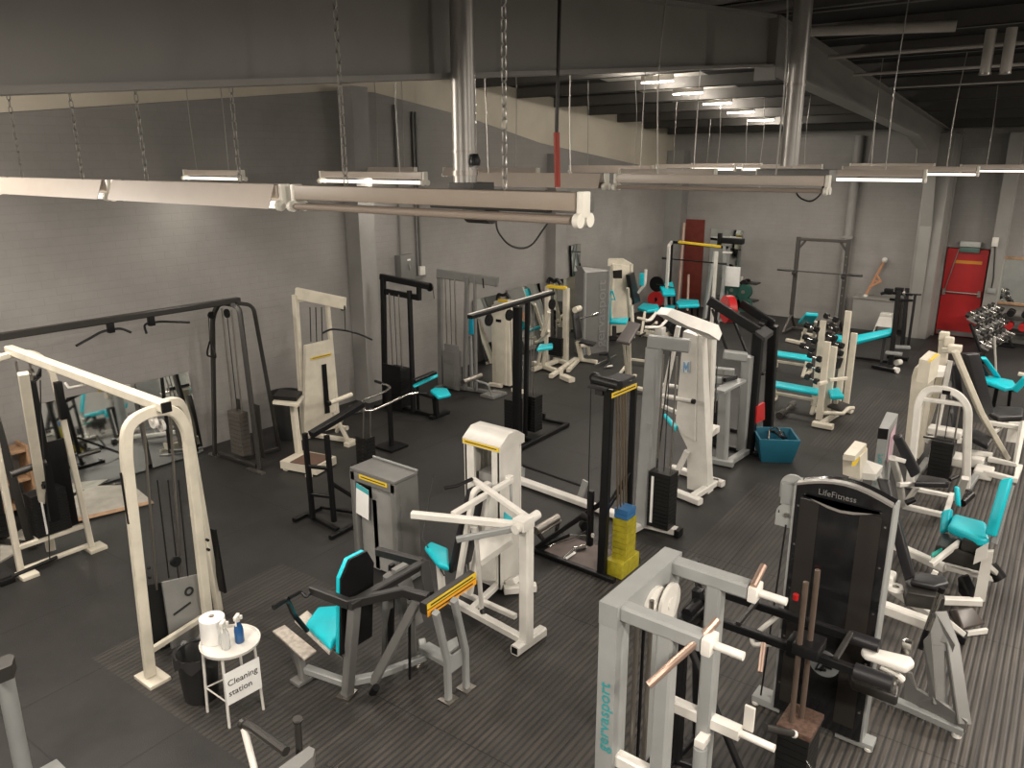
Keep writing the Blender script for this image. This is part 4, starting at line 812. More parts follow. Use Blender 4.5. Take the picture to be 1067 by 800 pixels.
t = Thing('bent_bar', 'dark thin rod lying across the brown floor sheet', 'bar', P(600, 562, .03)); t.part('rod', DGREY, tb([P(578, 566, .03), P(596, 561, .04), P(613, 552, .05)], .007, .03)); t.part('hook', CHROME, tb([P(578, 566, .03), P(572, 569, .03), P(568, 567, .03)], .006, .01))

# low bar with black top strip = rowing rail of the grey post machine
T = Thing('low_pulley_machine', 'grey-white post machine with long floor rail and black weight stack', 'gym machine', (7.45, 3.8, 0))
T.part('floor_rail', W, sb([(7.56, 5.72, .06), (7.40, 3.9, .06)], .11, .07, up=(0, 0, 1)), label='long off-white floor rail'); T.part('rail_runner', BLACK, sb([(7.72, 5.82, .20), (7.62, 4.78, .20)], .035, .03, up=(0, 0, 1)), label='black runner strip'); T.part('runner_post', LGREY, sb([(7.70, 5.75, .05), (7.72, 5.76, .19)], .05, .05)); T.part('runner_post', LGREY, sb([(7.6, 4.78, .05), (7.62, 4.72, .28)], .08, .03))
T.part('upright', LGREY, sb([(7.40, 3.80, .06), (7.56, 3.84, 2.10)], .16, .16), label='wide grey upright'); T.part('head_beam', LGREY, sb([(7.58, 3.93, 2.16), (7.72, 3.50, 2.14)], .14, .14, up=(0, 0, 1)), label='grey head beam')
T.part('base', W, sb([(7.40, 3.95, .06), (7.46, 3.40, .06)], .09, .09, up=(0, 0, 1)), sb([(7.16, 3.84, .05), (7.46, 3.80, .05)], .09, .08, up=(0, 0, 1))); T.part('foot', STEEL, bx((7.2, 3.86, .03), (.14, .12, .06), bev=.006)); T.part('foot', BLACK, bx((7.46, 3.38, .05), (.12, .06, .09), bev=.006))
stack(T, 7.42, 3.58, .1, .66, .20, .26, 2.08, STACK, 14, rods=.08); T.part('number_strip', PAPER, bx((7.315, 3.66, .43), (.004, .03, .56)), label='white numbered strip')
T.part('cable', CABLE, cy((7.40, 3.66, .78), (7.6, 3.66, 2.08), .009, 6)); T.part('plate_panel', LGREY, bx((7.36, 3.76, 1.25), (.01, .05, .1)))

# ------------------------------------------------------------------ tall white machine with a blue emblem
T = Thing('overhead_press', 'tall white machine with sloping top and blue letter emblem', 'gym machine', (8.8, 3.85, 0))
T.part('column', W, prism([PX(716, 515, 8.75), PX(716, 466, 8.75), PX(707, 448, 8.75), PX(706, 425, 8.75), PX(712, 345, 8.75), PX(731, 350, 8.75), PX(738, 515, 8.75)], (.16, 0, 0)), label='wide white column')
T.part('column_side', W, sb([PX(734, 508, 8.98), PX(741, 346, 8.98)], .12, .12))
T.part('lower_shroud', W, prism([PX(705, 425, 8.72), PX(704, 440, 8.72), PX(711, 452, 8.72), PX(724, 460, 8.72), PX(726, 350, 8.72), PX(712, 345, 8.72)], (.05, 0, 0)))
T.part('head_beam', W, prism([PY(683, 327, 4.0), PY(689, 320, 4.0), PY(737, 337, 3.75), PY(741, 346, 3.75), PY(738, 353, 3.75), PY(727, 346, 3.75), PY(704, 338, 3.85)], (.0, -.14, 0)), label='sloping white head beam')
T.part('base', W, sb([(8.35, 3.52, .06), (8.50, 4.2, .06)], .1, .08, up=(0, 0, 1)), sb([(9.04, 3.52, .06), (9.14, 4.3, .06)], .1, .08, up=(0, 0, 1)), sb([(8.4, 3.66, .06), (9.06, 3.62, .06)], .09, .08, up=(0, 0, 1)))
T.part('brace', W, sb([PX(699, 505, 8.7), PX(716, 470, 8.72)], .07, .07)); T.part('back_post', W, sb([PX(690, 420, 9.3), PX(703, 360, 9.3), PX(707, 340, 9.3)], .06, .06))
em = T.part('emblem', PAPER, prism([PX(711.5, 376, 8.70), PX(718.5, 376, 8.70), PX(718, 388, 8.70), PX(711, 388, 8.70)], (.004, 0, 0)), label='pale emblem patch'); T.part('emblem_letter', mat('emblem_blue', (.20, .38, .60), .5), prism([PX(712, 377, 8.69), PX(713.2, 377, 8.69), PX(715, 382, 8.69), PX(716.8, 377, 8.69), PX(718, 377, 8.69), PX(717.4, 388, 8.69), PX(716.2, 388, 8.69), PX(716.4, 382, 8.69), PX(714.8, 386, 8.69), PX(713.0, 382, 8.69), PX(712.8, 388, 8.69), PX(711.6, 388, 8.69)], (.003, 0, 0)), parent=em, label='blue letter M')
T.part('lever_arm', W, cy(PX(684, 411, 8.9), PX(721.5, 418, 8.62), .03, 14), label='white round lever'); T.part('lever_end', BLACK, cy(PX(721.5, 418, 8.62), PX(723.5, 418.4, 8.61), .032, 14)); T.part('lever_arm', W, cy(P(684, 400, 1.05), P(706, 403, 1.05), .03, 14))
T.part('handle', W, tb([P(684, 325, 2.1), P(679, 333, 2.0), P(673, 334, 2.0)], .02, .04), tb([P(696, 332, 2.0), P(688, 341, 1.9), P(672, 341, 1.9)], .02, .04), label='white bent handles')
T.part('seat', TEAL, pad([P(691, 431, .8), P(694, 430, .8), P(707, 443, .8), P(704, 447, .8)], .05), label='teal seat edge'); T.part('seat_arm', W, sb([P(684, 420, .85), P(706, 430, .8)], .05, .05))
T.part('weight_cradle', W, bx(PX(735, 447, 9.2), (.25, .3, .10), bev=.02), cy(PX(729, 443, 9.1), PX(745, 450, 9.1), .06, 12), label='white cradle behind the column'); T.part('selector', BLACK, sb([PX(737, 350, 8.95), PX(741, 351, 8.95), PX(741, 356, 8.95)], .03, .03))

# second grey frame behind
T = Thing('low_pulley_machine', 'smaller grey frame machine beside the black angled press', 'gym machine', (10.0, 3.9, 0))
T.part('upright', LGREY, sb([(9.80, 3.86, .06), (9.85, 3.92, 1.12)], .14, .13)); T.part('upright', LGREY, sb([(10.38, 3.80, .06), (10.30, 3.80, 1.46)], .14, .14), label='taller grey upright')
T.part('head_beam', LGREY, sb([P(754, 369, 1.55), P(778, 372, 1.52)], .12, .12, up=(0, 0, 1)), sb([P(749, 408, 1.12), P(772, 396, 1.15)], .16, .04, up=(0, 0, 1)))
T.part('base', LGREY, sb([(9.72, 4.2, .06), (9.76, 3.68, .06)], .1, .08, up=(0, 0, 1)), sb([(9.78, 3.76, .06), (10.45, 3.72, .06)], .1, .08, up=(0, 0, 1)))
stack(T, 10.0, 4.12, .25, .62, .24, .26, 1.3, STACK, 10); T.part('arm', LGREY, sb([P(737, 385, 1.25), P(765, 388, 1.25)], .09, .1, up=(0, 0, 1)), sb([P(740, 395, 1.15), P(752, 396, 1.15)], .1, .1, up=(0, 0, 1)), label='grey swing arm')
T.part('adjuster_knobs', BLACK, cy(P(755, 396, 1.2), P(767, 393, 1.2), .03, 10)); T.part('cable', CABLE, cy(P(748, 366, 1.6), P(745, 430, .9), .008, 6))

# ------------------------------------------------------------------ black angled press with red disc
T = Thing('angled_press', 'black angled lever press with a red disc and two tall posts', 'gym machine', (10.9, 3.75, 0))
T.part('upright', BLACK, sb([(10.42, 3.72, .03), (10.42, 3.72, 1.78)], .14, .14), label='thick black post'); T.part('upright', BLACK, sb([(11.25, 3.74, .03), (11.0, 3.72, 1.78)], .13, .13), label='thick black post')
a0, a1 = V((10.42, 3.72, 1.80)), PX(739, 313, 10.42); b0, b1 = V((11.0, 3.72, 1.80)), PX(772, 316, 11.0)
T.part('lever_arm', BLACK, sb([a0, a1], .07, .13, up=(0, 0, 1)), label='near black lever arm'); T.part('lever_arm', BLACK, sb([b0, b1], .07, .12, up=(0, 0, 1)), label='far black lever arm'); T.part('head_plate', RUBBER, prism([P(787, 345, 1.84), P(797, 352, 1.84), P(806, 345, 1.84), P(797, 339, 1.84)], (0, 0, -.05)))
for (q, r_) in (((742, 322), (758, 366)), ((765, 335), (785, 385))): T.part('rod', BLACK, cy(PX(*q, 10.7), PX(*r_, 10.7), .02, 8), parent=None)
T.part('cross_bar', BLACK, cy(P(776, 385, 1.2), P(795, 389, 1.1), .03, 10)); T.part('red_panel', RED, prism([PY(788, 441, 3.63), PY(797, 437, 3.63), PY(797, 419, 3.63), PY(789, 424, 3.63)], (0, .04, 0)), label='bright red panel'); T.part('base', BLACK, sb([(10.42, 3.5, .03), (10.42, 4.3, .03)], .09, .06), sb([(11.2, 3.5, .03), (11.2, 4.3, .03)], .09, .06))
strip(T, P(776, 398, 1.0), P(783, 398, 1.0), (0, 0, 1), .06)
d = PX(759, 322, 10.9); T.part('disc', RED, cy(d+V((-.04, .04, 0)), d+V((.04, -.04, 0)), .20, 28), cy(d+V((-.07, .07, 0)), d+V((.07, -.07, 0)), .05, 16), label='red disc'); T.part('hub', BLACK, cy(PX(792, 338, 10.9), PX(798, 340, 10.9), .09, 16))

# ------------------------------------------------------------------ blue basket with small handles
T = Thing('basket', 'petrol blue square plastic basket full of small attachments', 'basket', (10.5, 3.38, 0))
def quadtub(c, a, b_, h, flare, m, T, th=.012, rz=0):
    R = Matrix.Rotation(rz, 3, 'Z'); ring = lambda s, z: [V(c)+R @ V((u*s*a/2, v_*s*b_/2, z)) for u, v_ in ((-1, -1), (1, -1), (1, 1), (-1, 1))]
    rs = [ring(.8, .005), ring(1, h), ring(1.06, h), ring(1.06, h-.02)]; inn = [ring(.96, h), ring(.77, .03)]
    vs = sum([ring(.78, .0)]+[rs[0], rs[3], rs[2], inn[0], inn[1]], []); fs = [[0, 1, 2, 3]]
    for i in range(5):
        for j in range(4): fs.append([i*4+j, i*4+(j+1) % 4, (i+1)*4+(j+1) % 4, (i+1)*4+j])
    fs.append([20, 21, 22, 23]); T.part('tub', m, (vs, fs))
quadtub((10.5, 3.38, 0), .52, .52, .36, 1, BASKET, T, rz=.55)
def small_handle(c, a, label, m2=CHROME, z=.33):
    t = Thing('cable_attachment', label, 'handle', (c[0], c[1], z), 'handles in the blue basket')
    d = V((math.cos(a), math.sin(a), .35)).normalized()*.1; A = V((c[0], c[1], z))-d; B_ = V((c[0], c[1], z))+d; n_ = V((0, 0, .09))+d*.1
    t.part('loop', m2, tb([A, A.lerp(B_, .5)+n_*1.0, B_, A], .008, .02, 8)); t.part('grip', BLACK, cy(A, B_, .018, 10))
small_handle((10.42, 3.45), .3, 'chrome triangular handle at the left in the blue basket'); small_handle((10.55, 3.35), 1.2, 'chrome handle in the middle of the blue basket'); small_handle((10.62, 3.42), 2.2, 'black rope handle at the back of the blue basket', BLACK)
small_handle((10.50, 3.28), 2.9, 'short dark handle on the near edge of the blue basket', DGREY)

# ------------------------------------------------------------------ black double pulley tower
T = Thing('pulley_tower', 'black T-shaped double pulley tower with two small stacks at its foot', 'gym machine', (8.8, 6.6, 0))
T.part('upright', BLACK, sb([(8.72, 6.62, .03), (8.72, 6.60, 2.08)], .12, .10), label='black main upright'); T.part('upright', BLACK, sb([(9.04, 6.70, .03), (9.04, 6.66, 2.10)], .06, .06))
T.part('top_beam', BLACK, sb([(7.68, 6.60, 2.10), (9.62, 6.62, 2.16)], .09, .05, up=(0, 0, 1)), label='long black top beam'); T.part('beam_edge', W, sb([(7.68, 6.62, 2.135), (9.62, 6.64, 2.195)], .03, .012, up=(0, 0, 1)), label='white edge strip')
for x in (8.05, 8.5, 9.55): pulley(T, (x, 6.58, 2.0), (0, 1, 0), .08)
T.part('base', BLACK, sb([(8.35, 6.42, .04), (9.86, 6.46, .04)], .06, .06, up=(0, 0, 1)), sb([(9.84, 6.46, .04), (9.82, 7.05, .04)], .05, .05, up=(0, 0, 1)), sb([(8.4, 6.42, .04), (8.5, 7.2, .04)], .06, .06, up=(0, 0, 1)), sb([(8.9, 6.44, .04), (8.9, 7.0, .04)], .06, .06, up=(0, 0, 1)), sb([(9.82, 6.9, .05), (9.82, 6.9, .14)], .04, .04))
T.part('weight_stack', STACK, ridged((8.98, 6.88, .08), .2, .2, .52, 12)); T.part('weight_stack', STACK, ridged((9.22, 6.68, .08), .2, .2, .56, 12))
for (x, y, xx, yy) in ((8.98, 6.88, 8.5, 6.6), (9.22, 6.68, 9.12, 6.6), (9.16, 6.66, 9.08, 6.66)): T.part('cable', STEEL, cy((x, y, .6), (x*.4+xx*.6, y*.4+yy*.6, 2.08), .007, 6))

# ------------------------------------------------------------------ far-left cluster of cream machines
lean_mirror(12.0, 12.85, 1.35, 9.90, 10.2, 'mirror leaning on the wall right of the grey pulldown')
lean_mirror(13.1, 14.3, 1.4, 9.92, 10.2, 'mirror leaning on the wall behind the cream rowing machine')
lean_mirror(14.5, 15.5, 1.45, 9.9, 9.96, 'pale mirror leaning on the wall beside the pilaster')
T = Thing('wall_mirror', 'narrow dark framed mirror hanging by the far pilaster on the left wall', 'mirror', (16.6, 10.2, 1.6))
q = [PY(595, 256, 10.16), PY(605, 254, 10.16), PY(605, 290, 10.16), PY(597, 297, 10.16)]
T.part('frame', BLACK, prism(q, (0, .05, 0))); T.part('glass', MIRROR, prism([p+V((0, -.004, 0)) for p in q], (0, .003, 0)))
C = WHITE
T = Thing('rowing_cabinet', 'cream weight cabinet with yellow label, left of the black T tower', 'gym machine', P(525, 398))
b_ = P(519, 396); 
T.part('cabinet', C, bx((11.15, 8.72, .78), (.30, .42, 1.48), bev=.01)); T.part('side_ridge', C, sb([(11.0, 8.60, .05), (11.0, 8.60, 1.5)], .04, .04)); T.part('cap', C, bx((11.15, 8.72, 1.55), (.32, .3, .10), bev=.02))
strip(T, PX(519, 314, 10.98), PX(529, 315, 10.98), (0, 0, 1), .05, ink=False); T.part('cam_grip', BLACK, tb([PX(518, 312, 11.1), PX(519, 306, 11.1), PX(524, 308, 11.1), PX(528, 306, 11.1), PX(531, 311, 11.1)], .03, .05)); T.part('slot', BLACK, bx((10.995, 8.76, 1.25), (.01, .12, .05)))
T.part('foot', C, sb([P(510, 400, .04), P(523, 402, .04)], .08, .07, up=(0, 0, 1)), sb([P(534, 406, .04), P(545, 408, .04)], .08, .07, up=(0, 0, 1)))
T = Thing('rear_press', 'cream machine with teal seat and two yellow-capped posts behind the T tower', 'gym machine', P(575, 385))
p1, p2 = P(570, 376), P(589, 378)
T.part('post', C, sb([p1, vert(570, 376, 298)], .10, .10)); T.part('post', C, sb([p2, vert(589, 378, 300)], .12, .10)); t1, t2 = vert(570, 376, 298), vert(589, 378, 300)
T.part('cap_beam', YELLOW, sb([t1, t2], .12, .06, up=(0, 0, 1)), label='yellow-labelled cap'); T.part('cam_grip', BLACK, tb([t1+V((0, 0, .06)), t1+V((.05, 0, .16)), t1.lerp(t2, .35)+V((0, 0, .1)), t1.lerp(t2, .5)+V((0, 0, .16)), t1.lerp(t2, .7)+V((0, 0, .06))], .04, .05))
m_ = p1.lerp(p2, .5); T.part('weight_stack', STACK, ridged((m_.x+.05, m_.y, .15), .25, .35, .38, 8)); T.part('guide_rod', STEEL, cy((m_.x, m_.y, .5), (m_.x, m_.y, t1.z), .015, 8))
T.part('base', C, sb([P(555, 385, .06), P(580, 376, .06)], .1, .08), sb([P(556, 378, .06), P(585, 388, .06)], .1, .08), sb([P(574, 392, .06), P(600, 374, .06)], .09, .08), sb([P(595, 380, .06), P(578, 374, .06)], .09, .08), sb([P(586, 392, .05), P(596, 396, .05)], .14, .09))
T.part('seat', TEAL, pad([P(559, 363, .55), P(562, 358, .55), P(576, 357, .55), P(576, 361, .55)], .07, bev=.03), label='teal seat'); T.part('seat_post', C, sb([P(566, 382, .06), P(568, 362, .5)], .07, .07), sb([P(560, 382, .06), P(564, 362, .5)], .05, .05))
T.part('linkage', C, sb([P(565, 350, .9), P(572, 325, 1.4)], .06, .06), sb([P(562, 355, .7), P(572, 345, 1.0)], .05, .05), sb([P(557, 317, 1.6), P(566, 345, .9)], .05, .05))
T = Thing('leg_curl', 'cream bench frame with narrow black back pad before the grey tower', 'gym machine', P(605, 372))
T.part('base', C, sb([P(592, 386, .05), P(604, 374, .05), P(622, 377, .05)], .08, .07), sb([P(600, 374, .05), P(618, 376, .05)], .07, .07)); T.part('post', C, sb([P(606, 375, .05), P(602, 356, .45)], .09, .08)); T.part('seat_bracket', C, sb([P(605, 360, .42), P(613, 360, .42), P(614, 369, .2)], .06, .06))
T.part('back_pad', VINYL, pad([P(597, 322, 1.15), P(603, 321, 1.15), P(607, 352, .55), P(601, 354, .55)], .08), label='black back pad'); T.part('seat', VINYL, pad([P(603, 356, .48), P(608, 353, .48), P(622, 356, .48), P(618, 359, .48)], .05)); T.part('head_roller', C, cy(P(599, 323, 1.18), P(604, 321, 1.18), .06, 12)); T.part('arm', CHROME, cy(P(604, 332, 1.0), P(618, 328, 1.0), .02, 8), cy(P(617, 328.5, 1.0), P(622, 327, 1.0), .04, 10))
T = Thing('barbell_hook', 'thin chrome bar frame on the floor before the grey lettered tower', 'bar', P(630, 378)); T.part('bar', CHROME, tb([P(619, 381, .08), P(642, 370, .08)], .015)); T.part('frame', BLACK, tb([P(624, 369, .1), P(634, 369, .1), P(636, 378, .1), P(630, 382, .05)], .03, .05)); T.part('tip', W, tb([P(630, 382, .05), P(638, 381, .05)], .02))
# grey lettered tower
T = Thing('weight_tower', 'tall grey weight tower with outlined upright lettering', 'gym machine', P(620, 368))
k0, k1 = P(608, 370), P(632, 366); h = 1.78
dv = (k1-k0); nv = V((-dv.y, dv.x, 0)).normalized(); nv = nv if nv.x > 0 else -nv
T.part('housing', MGREY, prism([k0, k1, up(k1, h), up(k0, h)], nv*.35)); T.part('top_cover', MGREY, prism([up(k0, h), up(k1, h), up(k1, h+.02)+nv*.05, up(k0, h+.12)+nv*.12], nv*.25)); T.part('edge_post', LGREY, sb([k1, up(k1, h)], .07, .05)); T.part('edge_post', LGREY, sb([k0, up(k0, h)], .05, .05))
T.part('lettering', mat('pale_lettering', (.22, .225, .225), .5), text_prims('gervasport', .34, k0.lerp(k1, .86)+V((0, 0, .12))-nv*.012, (0, 0, 1), k0-k1))
# cream machine with teal back, seat
T = Thing('shoulder_press', 'cream cabinet machine with teal seat right of the lettered grey tower', 'gym machine', P(645, 352))
c0 = P(636, 350); c1 = P(655, 347); hv = vert(636, 350, 277).z
T.part('cabinet', C, prism([c0+V((0, 0, .05)), c1+V((0, 0, .05)), up(c1, hv-.05), up(c0, hv+.05)], (.25, .15, 0)), label='cream cabinet'); T.part('top_cover', C, prism([up(c0, hv)+V((-.05, .1, 0)), up(c0, hv+.14)+V((-.05, .1, 0)), up(c0.lerp(c1, .5), hv+.12), up(c1, hv-.02), up(c1, hv-.1)], (.3, .15, 0)))
T.part('window', DGREY, prism([PX(638.5, 282, c0.x-.06), PX(648, 281, c0.x-.06), PX(648, 290, c0.x-.06), PX(639, 290, c0.x-.06)], (.01, 0, 0))); T.part('post', C, sb([c0, up(c0, hv)], .09, .09)); T.part('post', C, sb([c1, up(c1, hv)], .08, .08))
T.part('backrest', TEAL, pad([P(631, 312, 1.1), P(636, 312, 1.1), P(637, 332, .6), P(632, 334, .6)], .08), label='teal back pad'); T.part('seat', TEAL, pad([P(631, 334, .55), P(634, 331, .55), P(655, 330, .55), P(653, 335, .55)], .08, bev=.03), label='teal seat'); T.part('strap', TEAL, tb([P(637, 303, 1.3), P(635, 312, 1.1), P(641, 312, 1.1), P(638, 303, 1.3)], .02)); T.part('base', DGREY, sb([P(632, 352, .05), P(660, 352, .05)], .1, .1), sb([P(640, 340, .3), P(640, 352, .05)], .1, .1))
# fly machine with black back
T = Thing('fly_machine', 'cream fly machine with black back pad and bent white arm, far left of the back', 'gym machine', P(665, 345))
T.part('backrest', VINYL, pad([P(656, 286, 1.5), P(661, 283, 1.5), P(668, 314, .7), P(661, 317, .7)], .1), label='black back pad'); T.part('arm', W, tb([PX(673, 281, 16), PX(672, 296, 16), PX(665, 305, 16)], .035, .05), label='bent white arm'); T.part('arm_pad', TEAL, bx(PX(669.5, 291, 16), (.1, .12, .28), bev=.02), label='teal arm pad'); T.part('frame', C, sb([P(660, 352, .05), P(658, 318, .8)], .07, .07), sb([P(668, 350, .05), P(672, 325, .5)], .06, .06), sb([P(655, 345, .05), P(680, 350, .05)], .08, .08)); T.part('seat', TEAL, pad([P(664, 320, .52), P(670, 315, .52), P(686, 317, .52), P(688, 322, .52), P(674, 323, .52)], .08, bev=.03), label='teal seat'); T.part('post', C, sb([P(657, 346, .1), P(654, 300, 1.2)], .07, .06))
# grey-topped extension bench
T = Thing('back_extension', 'cream-legged stand with slanting dark grey pad, centre left', 'gym machine', P(656, 395))
T.part('pad', mat('grey_vinyl', (.09, .08, .08), .45), pad([P(642, 354, .98), P(656, 334, 1.05), P(668, 337, 1.05), P(656, 357, .98)], .06), label='dark grey pad'); T.part('post', C, sb([P(656, 396, .04), P(655, 352, .95)], .08, .06)); T.part('post', C, sb([P(650, 360, .8), P(653, 350, .98)], .05, .05), sb([P(653, 392, .1), P(650, 358, .88)], .04, .04)); T.part('foot_beam', C, sb([P(640, 397, .05), P(657, 375, .12)], .05, .05), sb([P(655, 374, .1), P(680, 377, .1)], .05, .05)); T.part('step', C, sb([P(652, 396, .08), P(662, 391, .1)], .07, .05), sb([P(664, 404, .08), P(676, 407, .08)], .1, .05)); T.part('knob', BLACK, cy(P(667, 350, .7), P(672, 347, .7), .025, 10))
# a white press with wheels right of it
T = Thing('leg_machine', 'low cream leg machine with bent levers behind the blue-emblem machine', 'gym machine', P(685, 340))
T.part('frame', C, sb([P(672, 345, .2), P(690, 348, .2)], .08, .07), sb([P(676, 343, .3), P(684, 336, .6)], .06, .06), sb([P(690, 350, .05), P(705, 345, .05)], .1, .08)); T.part('lever', C, tb([P(664, 331, .5), P(676, 334, .45), P(684, 326, .6)], .035, .05)); T.part('roller', BLACK, cy(P(700, 338, .2), P(704, 343, .2), .15, 16), cy(P(657, 333, .45), P(664, 331, .45), .06, 12)); T.part('roller_end', W, bx(P(688, 345, .25), (.2, .2, .2), bev=.03))
# ------------------------------------------------------------------ grey calf frame in the foreground
T = Thing('lever_frame_machine', 'light grey box frame machine with teal lettering in the right foreground', 'gym machine', (3.45, 1.6, 0))
G1 = LGREY; h = 1.90
T.part('top_plate', G1, prism([V((3.10, 1.82, h-.13)), V((3.10, 1.71, h-.13)), V((3.10, 1.71, h)), V((3.10, 1.82, h))], (.74, 0, 0)), label='wide grey top bar')
T.part('corner_post', G1, bx((3.17, 1.765, h/2-.006), (.138, .108, h-.012), bev=.006), label='grey front post with lettering'); T.part('corner_post', G1, bx((3.76, 1.765, h/2-.006), (.138, .108, h-.012), bev=.006))
T.part('lettering', TEALINK, text_prims('gervasport', .098, V((3.098, 1.738, 1.0)), (0, 0, 1), (0, 1, 0), space=1.02))
for x in (3.17, 3.76):
    T.part('side_beam', G1, sb([(x, 1.75, h-.05), (x, 1.27, h-.05)], .09, .09, up=(0, 0, 1)), label='grey side beam')
    T.part('beam_rod', WHITE2, cy((x, 1.27, h-.05), (x, 1.07, h-.05), .022, 14), label='white round peg')
    T.part('upright', G1, sb([(x, 1.46, .05), (x, 1.46, h-.08)], .09, .09))
    T.part('lower_beam', W, sb([(x, 1.72, .93), (x, 1.25, .93)], .07, .08, up=(0, 0, 1))); T.part('beam_rod', WHITE2, cy((x, 1.25, .93), (x, 1.05, .93), .022, 14))
    T.part('collar_block', W, bx((x, 1.24, h-.05), (.11, .05, .09), bev=.01))
COPR = mat('worn_copper_grip', (.42, .30, .24), .35, metal=.7)
T.part('bent_grip', COPR, tb([(3.25, 1.24, h+.04), (3.16, 1.28, h-.03), (3.05, 1.38, h-.16), (2.94, 1.44, h-.24)], .02, .05), label='worn metal bent grip'); T.part('bent_grip', COPR, tb([(3.86, 1.24, h+.06), (3.72, 1.24, h)], .02), label='worn metal grip')
T.part('spotter_tab', W, bx((3.80, 1.22, 1.02), (.02, .06, .16), bev=.004)); T.part('bracket', W, bx((3.68, 1.44, .84), (.10, .06, .05), bev=.005)); T.part('damper', G1, cy((3.66, 1.44, .80), (3.64, 1.42, .1), .04, 16), cy((3.66, 1.44, .84), (3.66, 1.44, .78), .028, 12))
pulley(T, (3.50, 1.70, h-.2), (0, 1, 0), .13, .02, W); pulley(T, (3.60, 1.66, h-.2), (0, 1, 0), .12, .02, W); T.part('cable', BLACK, cy((3.66, 1.68, h-.2), (3.70, 1.66, .3), .008, 6))
T.part('guide_rod', STEEL, cy((3.30, 1.70, .1), (3.30, 1.70, h-.1), .014, 8)); T.part('guide_rod', STEEL, cy((3.42, 1.68, .1), (3.42, 1.68, h-.1), .014, 8)); T.part('cable', BLACK, cy((3.36, 1.69, .4), (3.36, 1.69, h-.15), .010, 6))
T.part('weight_stack', STACK, ridged((3.42, 1.68, .08), .5, .14, .5, 8)); T.part('label_plate', mat('pale_teal_label', (.35, .62, .58), .5), bx((3.12, 1.50, .72), (.004, .03, .2)), label='pale teal sticker')
T.part('base', G1, sb([(3.17, 1.82, .04), (3.17, .95, .04)], .09, .07), sb([(3.76, 1.82, .04), (3.76, .95, .04)], .09, .07), sb([(3.17, 1.76, .04), (3.76, 1.76, .04)], .09, .07))

# ------------------------------------------------------------------ black lever machine with bronze rods
T = Thing('lever_machine', 'black machine with long twin lever arms, bronze rods and a black stack', 'gym machine', (4.6, 1.3, 0))
BR = mat('dark_bronze_rod', (.085, .062, .048), .35)
T.part('lever_arm', BLACK, sb([(4.62, 1.98, 1.02), (4.62, .70, 1.02)], .05, .06, up=(0, 0, 1)), label='near black lever arm'); T.part('lever_arm', BLACK, sb([(4.98, 1.98, 1.02), (4.98, .85, 1.02)], .05, .06, up=(0, 0, 1)), label='far black lever arm')
T.part('arm_tie', BLACK, sb([(4.62, 1.98, 1.02), (4.98, 1.98, 1.02)], .05, .05)); T.part('arm_tie', DGREY, sb([(4.62, .98, 1.05), (4.98, .98, 1.05)], .035, .03)); T.part('arm_tie', DGREY, sb([(4.62, 1.62, 1.05), (4.98, 1.62, 1.05)], .03, .03))
T.part('arm_sleeve', VINYL, cy((4.62, .86, 1.02), (4.62, .64, 1.02), .05, 14), label='black rubber sleeve'); T.part('arm_sleeve', VINYL, cy((4.98, .98, 1.02), (4.98, .80, 1.02), .045, 14), label='black rubber sleeve')
T.part('upright', BLACK, sb([(4.30, 1.86, .03), (4.40, 1.92, 1.02)], .07, .07)); T.part('upright', BLACK, sb([(4.62, 1.84, .03), (4.66, 1.94, 1.18)], .07, .07))
T.part('pivot_block', BLACK, bx((4.52, 1.92, 1.05), (.34, .12, .08), bev=.01), cy((4.45, 1.92, 1.1), (4.62, 1.92, 1.1), .04, 12)); T.part('counter_arm', BLACK, sb([(4.66, 1.90, 1.1), (4.86, 2.06, 1.22)], .04, .04), cy((4.84, 2.05, 1.18), (4.84, 2.05, 1.30), .03, 10))
T.part('brace', BLACK, sb([(4.36, 1.86, .95), (4.15, 1.20, .05)], .04, .04)); T.part('base', BLACK, sb([(4.30, 1.9, .03), (4.45, .95, .03)], .06, .05), sb([(4.15, 1.9, .03), (4.75, 1.84, .03)], .06, .05))
T.part('weight_stack', STACK, ridged((4.56, 1.13, .04), .26, .20, .48, 9), label='black weight plates'); T.part('top_plate', mat('rusty_plate', (.16, .10, .075), .55, metal=.5, var=.4, vscale=40), bx((4.56, 1.13, .545), (.28, .22, .04), bev=.004), label='rusty top plate')
for (x, y) in ((4.50, 1.17), (4.58, 1.13)): T.part('guide_rod', BR, cy((x, y, .5), (x-.03, y+.0, 1.60 if y > 1.15 else 1.66), .018, 10), label='bronze rod')
T.part('carriage', BLACK, bx((4.56, 1.13, 1.12), (.2, .16, .08), bev=.01), bx((4.62, 1.22, 1.05), (.14, .10, .12), bev=.01)); T.part('selector_pin', CHROME, sb([(4.44, 1.04, .38), (4.40, .99, .36)], .012, .012)); T.part('side_grip', COPR, cy((4.30, 1.34, .98), (4.44, 1.38, 1.10), .016, 10), label='worn metal short grip')
T.part('lower_grip', DGREY, cy((3.98, 1.18, .86), (4.2, 1.08, .72), .022, 12)); T.part('grip_end', WHITE2, cy((4.2, 1.08, .72), (4.22, 1.07, .705), .024, 12))
T.part('hook_arm', W, tb([PX(812, 640, 5.08), PX(783, 664, 5.0), PX(785, 672, 5.0), PX(803, 671, 5.0)], .018, .03), label='white curved hook'); T.part('cap', RED, cy((4.98, 1.36, 1.16), (4.98, 1.36, 1.20), .02, 10))

